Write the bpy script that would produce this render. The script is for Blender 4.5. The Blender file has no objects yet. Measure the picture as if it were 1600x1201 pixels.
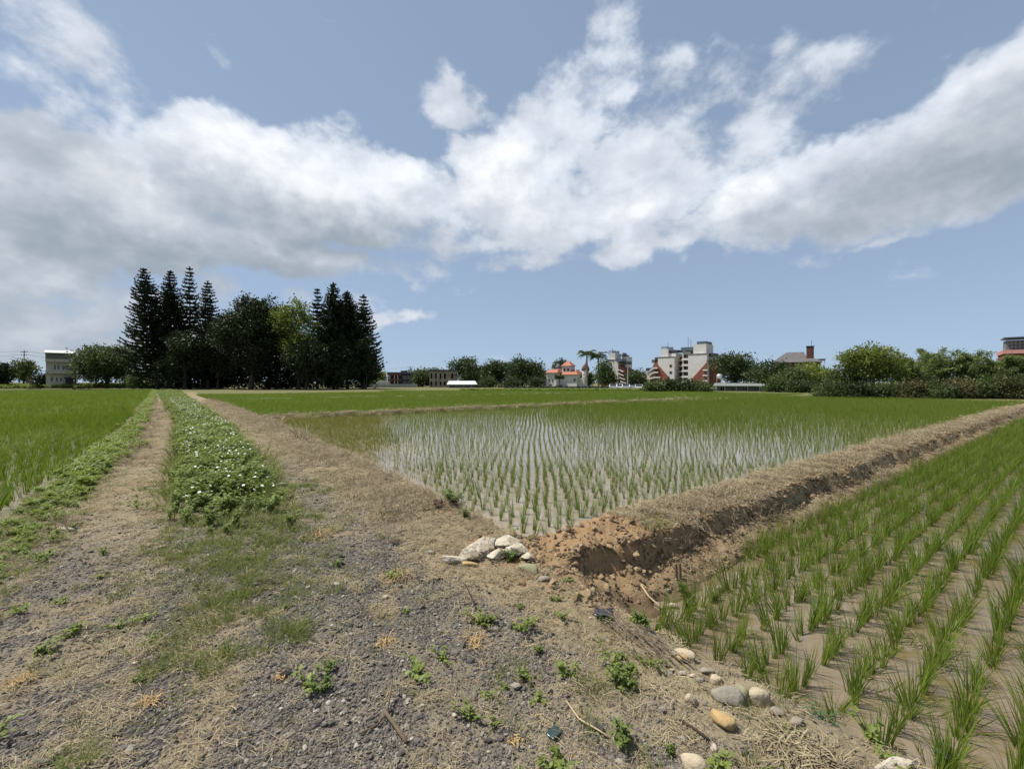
import bpy, math, random
import numpy as np
from mathutils import Vector, Matrix

PI = math.pi
R = math.radians
rng = np.random.default_rng(7)
random.seed(7)
scene = bpy.context.scene
C = scene.collection

# ------------------------------------------------------------------ camera
H = 1.6          # eye height
F = 670.0        # focal length in photograph pixels (1600 wide)
HZ = 597.0       # horizon row
cam_d = bpy.data.cameras.new('camera')
cam_d.sensor_width = 36.0
cam_d.lens = F / 1600 * 36
cam_d.clip_start = 0.05
cam_d.clip_end = 6000
cam = bpy.data.objects.new('camera', cam_d)
cam.location = (0, 0, H)
cam.rotation_euler = (R(90) - math.atan(3.5 / F), 0, 0)
C.objects.link(cam)
scene.camera = cam

# ------------------------------------------------------------------ light
SUN_AZ, SUN_EL = R(-78), R(60)          # azimuth from +Y, positive to the right
sun_dir = Vector((math.sin(SUN_AZ) * math.cos(SUN_EL), math.cos(SUN_AZ) * math.cos(SUN_EL), math.sin(SUN_EL)))
sd = bpy.data.lights.new('sun', 'SUN')
sd.energy = 5.0
sd.angle = R(0.6)
sd.color = (1.0, 0.95, 0.87)
so = bpy.data.objects.new('sun', sd)
so.rotation_euler = sun_dir.to_track_quat('Z', 'Y').to_euler()
so.location = (-20, 20, 40)
C.objects.link(so)
vs = scene.view_settings
vs.view_transform = 'Standard'
vs.look = 'None'
vs.gamma = 1
vs.exposure = 0.4
vs.use_curve_mapping = False
try:
    scene.cycles.max_bounces = 6
    scene.cycles.diffuse_bounces = 3
    scene.cycles.glossy_bounces = 2
    scene.cycles.transmission_bounces = 3
    scene.cycles.transparent_max_bounces = 4
except Exception:
    pass

# ------------------------------------------------------------------ node helpers
class NT:
    def __init__(self, tree):
        self.t = tree
        self.n = tree.nodes
        self.l = tree.links
    def add(self, typ, **kw):
        nd = self.n.new(typ)
        for k, v in kw.items():
            setattr(nd, k, v)
        return nd
    def link(self, a, b):
        self.l.new(a, b)
    def setin(self, sock, v):
        if isinstance(v, bpy.types.NodeSocket):
            self.l.new(v, sock)
        elif v is not None:
            sock.default_value = v
    def math(self, op, a, b=None, clamp=False):
        nd = self.add('ShaderNodeMath', operation=op, use_clamp=clamp)
        self.setin(nd.inputs[0], a)
        if b is not None:
            self.setin(nd.inputs[1], b)
        return nd.outputs[0]
    def maprange(self, v, a, b, c=0.0, d=1.0, smooth=False):
        nd = self.add('ShaderNodeMapRange', interpolation_type='SMOOTHSTEP' if smooth else 'LINEAR')
        self.setin(nd.inputs[0], v)
        for i, x in enumerate((a, b, c, d)):
            self.setin(nd.inputs[1 + i], x)
        return nd.outputs[0]
    def noise(self, vec, scale, detail=4, rough=0.5, dim='3D', dist=0.0):
        nd = self.add('ShaderNodeTexNoise', noise_dimensions=dim)
        if vec is not None:
            self.link(vec, nd.inputs['Vector'])
        nd.inputs['Scale'].default_value = scale
        nd.inputs['Detail'].default_value = detail
        nd.inputs['Roughness'].default_value = rough
        nd.inputs['Distortion'].default_value = dist
        return nd.outputs[0]
    def mix(self, f, a, b, blend='MIX'):
        nd = self.add('ShaderNodeMix', data_type='RGBA', blend_type=blend)
        self.setin(nd.inputs[0], f)
        for s, v in ((nd.inputs[6], a), (nd.inputs[7], b)):
            if isinstance(v, tuple):
                v = (*v[:3], 1.0)
            self.setin(s, v)
        return nd.outputs[2]
    def attr(self, name, out='Fac'):
        nd = self.add('ShaderNodeAttribute', attribute_name=name)
        return nd.outputs[out]

# ------------------------------------------------------------------ sky with clouds
def px_ang(px, py):
    u = (px - 800) / F
    az = math.atan(u)
    el = math.atan((HZ - py) / F * math.cos(az))
    return az, el

def build_world():
    w = bpy.data.worlds.new('World')
    scene.world = w
    w.use_nodes = True
    nt = NT(w.node_tree)
    nt.n.clear()
    out = nt.add('ShaderNodeOutputWorld')
    bg = nt.add('ShaderNodeBackground')
    sky = nt.add('ShaderNodeTexSky', sky_type='NISHITA')
    sky.sun_disc = False
    sky.sun_elevation = SUN_EL
    sky.sun_rotation = SUN_AZ
    sky.air_density = 0.75
    sky.dust_density = 0.15
    sky.ozone_density = 2.0
    STR = 0.085
    tc = nt.add('ShaderNodeTexCoord')
    gt = nt
    nrm = gt.add('ShaderNodeVectorMath', operation='NORMALIZE')
    gt.link(tc.outputs['Generated'], nrm.inputs[0])
    sep = gt.add('ShaderNodeSeparateXYZ')
    gt.link(nrm.outputs[0], sep.inputs[0])
    az = gt.math('ARCTAN2', sep.outputs[0], sep.outputs[1])
    el = gt.math('ARCSINE', sep.outputs[2])
    comb = gt.add('ShaderNodeCombineXYZ')
    gt.link(az, comb.inputs[0])
    gt.link(el, comb.inputs[1])
    # ragged outlines: the cloud field is bent by a slow noise
    wn = gt.add('ShaderNodeTexNoise')
    gt.link(nrm.outputs[0], wn.inputs['Vector'])
    wn.inputs['Scale'].default_value = 7.5
    wn.inputs['Detail'].default_value = 4.0
    wn.inputs['Roughness'].default_value = 0.6
    wv = gt.add('ShaderNodeVectorMath', operation='MULTIPLY_ADD')
    gt.link(wn.outputs['Color'], wv.inputs[0])
    wv.inputs[1].default_value = (0.20, 0.13, 0.0)
    wv.inputs[2].default_value = (-0.10, -0.065, 0.0)
    wa = gt.add('ShaderNodeVectorMath', operation='ADD')
    gt.link(comb.outputs[0], wa.inputs[0])
    gt.link(wv.outputs[0], wa.inputs[1])
    def blobs(lst):
        acc = None
        for (px, py, rx, ry, rot, wt, soft) in lst:
            a, e = px_ang(px, py)
            mp = gt.add('ShaderNodeMapping', vector_type='TEXTURE')
            gt.link(wa.outputs[0], mp.inputs[0])
            mp.inputs[1].default_value = (a, e, 0)
            mp.inputs[2].default_value = (0, 0, R(rot))
            mp.inputs[3].default_value = (rx / F * math.cos(a) ** 2, ry / F * math.cos(a) * math.cos(e) ** 2, 1)
            ln = gt.add('ShaderNodeVectorMath', operation='LENGTH')
            gt.link(mp.outputs[0], ln.inputs[0])
            v = gt.maprange(ln.outputs['Value'], 1.0 + soft, 1.0 - soft, 0.0, wt, True)
            acc = v if acc is None else gt.math('MAXIMUM', acc, v)
        return acc
    D = blobs([
        (-20, 330, 260, 130, -14, 1.0, .55), (220, 330, 230, 95, 0, 1.0, .5), (420, 290, 180, 95, 0, 1.0, .42), (560, 300, 150, 90, -14, 1.0, .45), (380, 235, 80, 50, 0, .85, .6), (530, 240, 75, 50, 0, .85, .6),
        (320, 380, 460, 50, 0, .9, .6), (660, 340, 160, 70, 0, .8, .6), (770, 285, 90, 80, 10, .95, .5), (850, 340, 220, 58, 4, .85, .6),
        (905, 160, 125, 90, 45, .74, .7), (850, 220, 150, 75, 30, .74, .65), (730, 175, 75, 36, -10, .6, .8),
        (1000, 280, 240, 120, 10, .66, .8), (1160, 215, 220, 90, 16, .62, .85), (1420, 245, 350, 105, 13, .98, .5), (1200, 300, 130, 58, 20, .92, .55), (1600, 180, 220, 115, 10, .95, .5),
        (1060, 372, 180, 36, 8, .7, .7), (110, 70, 190, 85, -26, .64, .8), (220, 140, 110, 36, -28, .5, .8),
        (330, 85, 95, 34, -22, .48, .8), (500, 50, 70, 30, 20, .38, .9), (810, 412, 70, 20, 8, .48, .8),
        (160, 510, 520, 100, 0, .60, .6), (440, 470, 180, 40, 0, .60, .7), (615, 498, 75, 16, 14, .52, .7), (1390, 375, 60, 10, 8, .4, .8)])
    back = gt.maprange(sep.outputs[1], 0.45, 0.1, 0.0, 0.40)      # the sky behind and overhead: broken cloud of the same kind
    up = gt.maprange(el, 0.80, 1.0, 0.0, 0.38)
    D = gt.math('MAXIMUM', D, gt.math('MAXIMUM', back, up))
    def puffs(off, detail):
        mp = gt.add('ShaderNodeVectorMath', operation='MULTIPLY_ADD')
        gt.link(nrm.outputs[0], mp.inputs[0])
        mp.inputs[1].default_value = (1, 1, 1.45)
        mp.inputs[2].default_value = off
        n1 = gt.noise(mp.outputs[0], 5.0, detail, 0.6)
        vo = gt.add('ShaderNodeTexVoronoi', feature='F1')
        gt.link(mp.outputs[0], vo.inputs['Vector'])
        vo.inputs['Scale'].default_value = 12
        vo.inputs['Detail'].default_value = 1.0
        vo.inputs['Roughness'].default_value = 0.5
        pf = gt.maprange(vo.outputs['Distance'], 0.0, 0.8, 0.5, -0.5)
        return gt.math('ADD', gt.math('MULTIPLY', gt.math('SUBTRACT', n1, 0.5), 2.15), gt.math('MULTIPLY', pf, 0.26))
    pA = puffs((0, 0, 0), 6)
    pB = puffs((-0.014, 0.0, 0.05), 4)
    dens = gt.math('ADD', D, pA)
    S = blobs([
        (250, 400, 430, 55, 0, .95, .75), (520, 365, 220, 50, -4, 1.0, .7), (90, 265, 190, 60, -26, .6, .7), (60, 370, 260, 60, 0, .8, .8),
        (150, 520, 500, 100, 0, .62, .6), (1460, 275, 290, 72, 14, 1.0, .8), (1300, 325, 170, 36, 12, .75, .8), (800, 400, 160, 40, 0, .4, .9)])
    cover = nt.maprange(dens, 0.22, 0.62, 0.0, 1.0, True)
    lit = nt.maprange(nt.math('SUBTRACT', pA, pB), -0.5, 0.42, 0.0, 1.0, True)
    # sunward crests of the big heaps
    Lb = blobs([(390, 245, 200, 60, 0, .8, .7), (560, 265, 150, 65, -10, .8, .7), (790, 260, 110, 60, 8, .8, .7), (900, 150, 110, 90, 40, .5, .7),
                (170, 270, 90, 40, 0, .5, .8), (1190, 275, 110, 45, 20, .75, .7), (1400, 170, 260, 40, 14, .45, .8), (640, 340, 140, 50, 0, .45, .9), (900, 330, 140, 50, 6, .4, .9)])
    lit = nt.math('ADD', nt.math('MULTIPLY', lit, .72), nt.math('MULTIPLY', Lb, .5), True)
    thick = nt.maprange(dens, 0.45, 1.1, 0.0, 1.0)
    k = 0.945 / STR
    lite = nt.mix(thick, (0.58 * k, 0.635 * k, 0.72 * k), (0.83 * k, 0.845 * k, 0.87 * k))
    dark = (0.47 * k, 0.505 * k, 0.57 * k)
    ccol = nt.mix(lit, dark, lite)
    sh = nt.math('MULTIPLY', S, nt.maprange(lit, 0.0, 1.0, 1.0, 0.6))
    ccol = nt.mix(sh, ccol, (0.25 * k, 0.295 * k, 0.35 * k))
    # blue sky: slightly greyed, hazy toward the ground
    hsv = nt.add('ShaderNodeHueSaturation')
    hsv.inputs['Saturation'].default_value = 0.56
    hsv.inputs['Value'].default_value = 1.2
    nt.link(sky.outputs[0], hsv.inputs['Color'])
    gm = nt.add('ShaderNodeGamma')
    nt.link(hsv.outputs[0], gm.inputs[0])
    gm.inputs[1].default_value = 0.38
    skyc = nt.mix(1.0, gm.outputs[0], (1.78, 2.24, 2.84), 'MULTIPLY')
    col = nt.mix(nt.math('MULTIPLY', cover, 0.97), skyc, ccol)
    nt.link(col, bg.inputs[0])
    bg.inputs[1].default_value = STR
    nt.link(bg.outputs[0], out.inputs[0])
    try:
        w.cycles.sampling_method = 'NONE'
    except Exception:
        pass
build_world()

# ------------------------------------------------------------------ numpy noise
_tab = np.random.default_rng(3).random((256, 256))
def vnoise(x, y):
    x = np.asarray(x, float); y = np.asarray(y, float)
    xi = np.floor(x).astype(int); yi = np.floor(y).astype(int)
    fx = x - xi; fy = y - yi
    fx = fx * fx * (3 - 2 * fx); fy = fy * fy * (3 - 2 * fy)
    a = _tab[xi & 255, yi & 255]; b = _tab[(xi + 1) & 255, yi & 255]
    c = _tab[xi & 255, (yi + 1) & 255]; d = _tab[(xi + 1) & 255, (yi + 1) & 255]
    return (a * (1 - fx) + b * fx) * (1 - fy) + (c * (1 - fx) + d * fx) * fy
def fbm(x, y, o=4, g=0.5):
    s = 0; a = 1; t = 0
    for i in range(o):
        s = s + a * vnoise(x * 2 ** i + 17.3 * i, y * 2 ** i + 5.1 * i)
        t += a; a *= g
    return s / t
def sstep(a, b, x):
    t = np.clip((x - a) / (b - a), 0, 1)
    return t * t * (3 - 2 * t)

# ------------------------------------------------------------------ layout frame: s along the bund, t along the road
A1 = np.array([math.sin(R(54)), math.cos(R(54))])
A2 = np.array([-math.cos(R(54)), math.sin(R(54))])
O = np.array([0.2, 4.3])
def st_of(x, y):
    dx = np.asarray(x, float) - O[0]; dy = np.asarray(y, float) - O[1]
    return dx * A1[0] + dy * A1[1], dx * A2[0] + dy * A2[1]
def xy_of(s, t):
    s = np.asarray(s, float); t = np.asarray(t, float)
    return O[0] + s * A1[0] + t * A2[0], O[1] + s * A1[1] + t * A2[1]
def bend(t):
    return 0.06 * 4 * np.log1p(np.exp(np.clip((np.asarray(t, float) - 12) / 4, -30, 30)))
W_MID, W_LEFT, W_RIGHT = -0.15, -0.13, -0.42
T_FAR1, T_FAR2 = 19.3, 44.5

def height(x, y):
    x = np.asarray(x, float); y = np.asarray(y, float)
    s, t = st_of(x, y)
    sp = s + bend(t)
    wob = (fbm(x * 1.3, y * 1.3, 3) - .5)
    sp = sp + wob * 0.28
    tw = t + (fbm(x * 1.7 + 9, y * 1.7, 3) - .5) * 0.3
    fine = (fbm(x * 9, y * 9, 4) - .5)
    # road
    z = 0.03 * np.exp(-((sp + 2.3) / .5) ** 2) - 0.03 * np.exp(-((sp + 3.35) / .35) ** 2) - 0.03 * np.exp(-((sp + 1.2) / .35) ** 2)
    z = z + 0.035 * fine + 0.05 * (fbm(x * 2.2, y * 2.2, 3) - .5)
    far = sstep(20, 60, y)
    # left paddy
    left = sstep(-4.45, -4.85, sp)
    lb = np.exp(-((t - 31) / .35) ** 2) * .2
    z = z * (1 - left) + left * (-0.30 + lb + .01 * fine)
    # fields on the right of the road
    east = sstep(-0.05, 0.35, sp) * sstep(0.0, 0.28, tw) * sstep(66, 64, s)
    bund1 = np.exp(-((tw - T_FAR1) / .27) ** 4)
    bund2 = np.exp(-((tw - T_FAR2) / .35) ** 4)
    fld = -0.30 + bund1 * (0.34 + .12 * fine) + bund2 * .36
    stop = sstep(52.5, 54, s) * sstep(20.5, 19.5, t)
    grove = sstep(66.5, 67.5, t) * sstep(24, 22, s)
    beyond = sstep(81, 84, y)
    fld = fld * (1 - np.maximum(np.maximum(stop, grove), beyond)) + np.maximum(np.maximum(stop, grove), beyond) * 0.0
    z = z * (1 - east) + east * fld
    # right paddy and its bund
    ff = -0.52 - .24 * (fbm(s * .9, t * .3 + 4, 4) - .35) - .10 * (fbm(s * 5 + t * 2.5, 1.7 + t * 3.0, 3) - .5)
    cliff = fbm(s * 3.1, t * 3.1 + 8, 4)
    lump = fbm(s * 6.3, t * 6.3 + 2, 3) - .5
    zr = 0.05 - .06 * sstep(-.12, -.58, t) + .06 * (fbm(s * 2, t * 2, 3) - .5) + .06 * fine + .05 * lump
    face = sstep(0.01, -0.07, t - ff)
    zr = zr * (1 - face) + face * (-0.24 - .17 * sstep(-.62, -1.05, t) + .10 * (cliff - .5) + .05 * lump)
    deep = sstep(-0.84, -1.12, t + .18 * (fbm(s * 1.1, 3.3 + t * 0, 3) - .5) + .25 * np.exp(-(s / 1.5) ** 2))
    zr = zr * (1 - deep) + deep * (-0.56 + .01 * fine)
    zr = np.where(s > 0, zr + .05 * fine * (1 - deep), zr)
    south = sstep(-0.30, 0.36, sp + .1 * wob) * sstep(0.28, 0.0, tw)
    endr = sstep(52, 54, s)
    zr = zr * (1 - endr)
    z = z * (1 - south) + south * zr
    return z

def ground_hit(px, py, z0=None):
    u = (px - 800) / F; v = (py - HZ) / F
    if z0 is not None:
        y = (H - z0) / v
        return u * y, y, z0
    ys = np.geomspace(0.9, 90, 2600)
    hz = height(u * ys, ys)
    s_, t_ = st_of(u * ys, ys)
    hz = np.maximum(hz, np.where((t_ < 0) & (s_ > -.6), W_RIGHT, -9))
    k = np.argmax(H - v * ys <= hz)
    y = float(ys[k])
    return u * y, y, float(hz[k])
def at(px, Y, z=0.0):
    return ((px - 800) / F * Y, Y, z)
def zpx(py, Y):
    return H + (HZ - py) / F * Y

# ------------------------------------------------------------------ mesh helpers
def tag(o, label=None, cat=None, group=None, kind=None):
    if label: o['label'] = label
    if cat: o['category'] = cat
    if group: o['group'] = group
    if kind: o['kind'] = kind
    return o
def mesh_np(name, v, quads=None, tris=None, attrs=None, smooth=False):
    me = bpy.data.meshes.new(name)
    v = np.asarray(v, np.float32)
    nq = 0 if quads is None else len(quads)
    ntr = 0 if tris is None else len(tris)
    me.vertices.add(len(v))
    me.vertices.foreach_set('co', v.ravel())
    idx = []
    if nq: idx.append(np.asarray(quads, np.int32).ravel())
    if ntr: idx.append(np.asarray(tris, np.int32).ravel())
    idx = np.concatenate(idx)
    me.loops.add(len(idx))
    me.loops.foreach_set('vertex_index', idx)
    me.polygons.add(nq + ntr)
    st = np.concatenate([np.arange(nq) * 4, nq * 4 + np.arange(ntr) * 3]).astype(np.int32)
    me.polygons.foreach_set('loop_start', st)
    if smooth:
        me.polygons.foreach_set('use_smooth', np.ones(nq + ntr, bool))
    if attrs:
        for k, a in attrs.items():
            at_ = me.attributes.new(k, 'FLOAT', 'POINT')
            at_.data.foreach_set('value', np.asarray(a, np.float32))
    me.update()
    me.validate()
    return me
def link(name, me, mat=None, parent=None, loc=None):
    o = bpy.data.objects.new(name, me)
    C.objects.link(o)
    if mat is not None and me is not None:
        if len(me.materials) == 0:
            me.materials.append(mat)
    if parent is not None:
        o.parent = parent
    if loc is not None:
        o.location = loc
    return o
def empty(name, loc=(0, 0, 0), rz=0.0):
    o = bpy.data.objects.new(name, None)
    o.empty_display_size = 0.3
    C.objects.link(o)
    o.location = loc
    o.rotation_euler = (0, 0, rz)
    return o
class MB:
    def __init__(self):
        self.v = []; self.f = []
    def box(self, x0, x1, y0, y1, z0, z1):
        b = len(self.v)
        self.v += [(x0, y0, z0), (x1, y0, z0), (x1, y1, z0), (x0, y1, z0), (x0, y0, z1), (x1, y0, z1), (x1, y1, z1), (x0, y1, z1)]
        self.f += [tuple(b + i for i in q) for q in ((0, 3, 2, 1), (4, 5, 6, 7), (0, 1, 5, 4), (1, 2, 6, 5), (2, 3, 7, 6), (3, 0, 4, 7))]
        return self
    def prism(self, pts, y0, y1):
        """outline in x,z extruded along y"""
        b = len(self.v); n = len(pts)
        self.v += [(p[0], y0, p[1]) for p in pts] + [(p[0], y1, p[1]) for p in pts]
        self.f.append(tuple(b + i for i in range(n)))
        self.f.append(tuple(b + n + i for i in reversed(range(n))))
        for i in range(n):
            j = (i + 1) % n
            self.f.append((b + j, b + i, b + n + i, b + n + j))
        return self
    def frustum(self, x0, x1, y0, y1, z0, X0, X1, Y0, Y1, z1):
        b = len(self.v)
        self.v += [(x0, y0, z0), (x1, y0, z0), (x1, y1, z0), (x0, y1, z0), (X0, Y0, z1), (X1, Y0, z1), (X1, Y1, z1), (X0, Y1, z1)]
        self.f += [tuple(b + i for i in q) for q in ((0, 3, 2, 1), (4, 5, 6, 7), (0, 1, 5, 4), (1, 2, 6, 5), (2, 3, 7, 6), (3, 0, 4, 7))]
        return self
    def tube(self, pts, rad, n=6, cap=True):
        pts = [Vector(p) for p in pts]
        b = len(self.v); m = len(pts)
        for i, p in enumerate(pts):
            d = (pts[min(i + 1, m - 1)] - pts[max(i - 1, 0)]).normalized()
            a = d.orthogonal() if abs(d.z) > .95 else d.cross(Vector((0, 0, 1)))
            a.normalize(); c = d.cross(a)
            r = rad[i] if isinstance(rad, (list, tuple)) else rad
            for k in range(n):
                q = p + (a * math.cos(2 * PI * k / n) + c * math.sin(2 * PI * k / n)) * r
                self.v.append(tuple(q))
        for i in range(m - 1):
            for k in range(n):
                k2 = (k + 1) % n
                self.f.append((b + i * n + k, b + i * n + k2, b + (i + 1) * n + k2, b + (i + 1) * n + k))
        if cap:
            self.f.append(tuple(b + k for k in reversed(range(n))))
            self.f.append(tuple(b + (m - 1) * n + k for k in range(n)))
        return self
    def lathe(self, prof, n=14, c=(0, 0)):
        b = len(self.v); m = len(prof)
        for (r, z) in prof:
            for k in range(n):
                self.v.append((c[0] + r * math.cos(2 * PI * k / n), c[1] + r * math.sin(2 * PI * k / n), z))
        for i in range(m - 1):
            for k in range(n):
                k2 = (k + 1) % n
                self.f.append((b + i * n + k, b + i * n + k2, b + (i + 1) * n + k2, b + (i + 1) * n + k))
        self.f.append(tuple(b + k for k in reversed(range(n))))
        self.f.append(tuple(b + (m - 1) * n + k for k in range(n)))
        return self
    def mesh(self, name, smooth=False):
        me = bpy.data.meshes.new(name)
        me.from_pydata(self.v, [], self.f)
        if smooth:
            me.polygons.foreach_set('use_smooth', np.ones(len(me.polygons), bool))
        me.update()
        return me
    def build(self, name, mat, parent=None, loc=None, smooth=False):
        return link(name, self.mesh(name, smooth), mat, parent, loc)
def copy_tree(o, parent=None):
    c = o.copy()
    C.objects.link(c)
    c.parent = parent
    for ch in list(o.children):
        copy_tree(ch, c)
    return c

# ------------------------------------------------------------------ materials
_M = {}
def pmat(name, col, rough=0.8, spec=0.3, vary=0.0, scale=4.0, bump=0.0, col2=None, metallic=0.0, detail=5):
    if name in _M:
        return _M[name]
    m = bpy.data.materials.new(name)
    m.use_nodes = True
    nt = NT(m.node_tree)
    b = nt.n['Principled BSDF']
    b.inputs['Roughness'].default_value = rough
    b.inputs['Specular IOR Level'].default_value = spec
    b.inputs['Metallic'].default_value = metallic
    tc = nt.add('ShaderNodeTexCoord')
    n = nt.noise(tc.outputs['Object'], scale, detail, 0.6)
    c2 = col2 if col2 else tuple(max(0, c * (1 - vary)) for c in col)
    f = nt.maprange(n, 0.35, 0.68)
    c = nt.mix(f, col, c2)
    nt.link(c, b.inputs['Base Color'])
    if bump:
        bp = nt.add('ShaderNodeBump')
        bp.inputs['Strength'].default_value = bump
        bp.inputs['Distance'].default_value = 0.02
        nt.link(nt.noise(tc.outputs['Object'], scale * 5, 4, .6), bp.inputs['Height'])
        nt.link(bp.outputs[0], b.inputs['Normal'])
    _M[name] = m
    return m
def leafmat(name, dark, light, trans=0.35, rough=0.55, tipdry=None):
    """foliage: colour drawn per leaf (attribute v) and per plant (object random)"""
    if name in _M:
        return _M[name]
    m = bpy.data.materials.new(name)
    m.use_nodes = True
    nt = NT(m.node_tree)
    b = nt.n['Principled BSDF']
    out = nt.n['Material Output']
    oi = nt.add('ShaderNodeObjectInfo')
    v = nt.attr('v')
    f = nt.math('ADD', nt.math('MULTIPLY', v, 0.65), nt.math('MULTIPLY', oi.outputs['Random'], 0.35), True)
    c = nt.mix(f, dark, light)
    if tipdry:
        c = nt.mix(nt.maprange(nt.attr('tip'), 0.75, 1.0, 0.0, 0.7), c, tipdry)
    b.inputs['Roughness'].default_value = rough
    b.inputs['Specular IOR Level'].default_value = 0.25
    nt.link(c, b.inputs['Base Color'])
    tr = nt.add('ShaderNodeBsdfTranslucent')
    hs = nt.mix(0.5, c, tuple(min(1, x * 1.5) for x in light))
    nt.link(hs, tr.inputs[0])
    mx = nt.add('ShaderNodeMixShader')
    mx.inputs[0].default_value = trans
    nt.link(b.outputs[0], mx.inputs[1])
    nt.link(tr.outputs[0], mx.inputs[2])
    nt.link(mx.outputs[0], out.inputs[0])
    _M[name] = m
    return m
def randmat(name, cols, rough=0.85, bump=0.3):
    """per-instance colour from a short list of colours"""
    if name in _M:
        return _M[name]
    m = bpy.data.materials.new(name)
    m.use_nodes = True
    nt = NT(m.node_tree)
    b = nt.n['Principled BSDF']
    b.inputs['Roughness'].default_value = rough
    b.inputs['Specular IOR Level'].default_value = 0.2
    oi = nt.add('ShaderNodeObjectInfo')
    rp = nt.add('ShaderNodeValToRGB')
    cr = rp.color_ramp
    cr.interpolation = 'LINEAR'
    while len(cr.elements) < len(cols):
        cr.elements.new(0.5)
    for i, (p, c) in enumerate(cols):
        cr.elements[i].position = p
        cr.elements[i].color = (*c, 1)
    nt.link(oi.outputs['Random'], rp.inputs[0])
    tc = nt.add('ShaderNodeTexCoord')
    n = nt.noise(tc.outputs['Object'], 3.0, 4, .6)
    c = nt.mix(nt.maprange(n, .3, .75, 0, .45), rp.outputs[0], (0.1, 0.08, 0.06))
    nt.link(c, b.inputs['Base Color'])
    _M[name] = m
    return m

# ------------------------------------------------------------------ ground sheet
def masks(x, y):
    s, t = st_of(x, y)
    sp = s + bend(t)
    n1 = fbm(x * 1.1 + 3, y * 1.1, 4)
    n2 = fbm(x * 3.5 + 13, y * 3.5, 4)
    road = sstep(-4.7, -4.4, sp) * sstep(0.15, -0.15, sp)
    gravel = sstep(-4.6, -3.8, sp + (n1 - .5) * 1.4) * sstep(-0.75, -1.25, sp + (n1 - .5) * 1.1) * sstep(5.0, 1.0, t + (n2 - .5) * 4)
    gravel = gravel * (0.35 + .65 * sstep(.32, .5, n2))
    track2 = np.exp(-((sp + 1.35) / .28) ** 2) * sstep(0, 2, t) * sstep(10, 4, t)
    gravel = np.maximum(gravel, .7 * track2) * road
    straw = sstep(.48, .6, fbm(x * 1.5 + 31, y * 1.5 + 7, 5, .6)) * (1 - .7 * gravel)
    orange = sstep(-1.0, -.2, s) * sstep(-1.3, -0.5, t) * sstep(1.0, .3, t) * (sstep(4.2, 1.6, s) + .45 * sstep(.5, .6, n1) * sstep(1, 2, s) * sstep(24, 10, s))
    orange = np.maximum(orange, .55 * sstep(-0.9, -.1, sp) * sstep(.35, .6, n1) * sstep(14, 3, t) * sstep(-2.2, -1, t))
    green = np.exp(-((sp + 2.35) / .55) ** 2) * sstep(-.5, 2.5, t + (n2 - .5) * 3) + sstep(-3.9, -4.5, sp) * sstep(-1, 1.5, t)
    green = np.clip(green + .35 * sstep(.55, .75, n1) * sstep(.4, .6, n2), 0, 1)
    return dict(gravel=gravel, straw=straw, orange=np.clip(orange, 0, 1), green=green)

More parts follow.
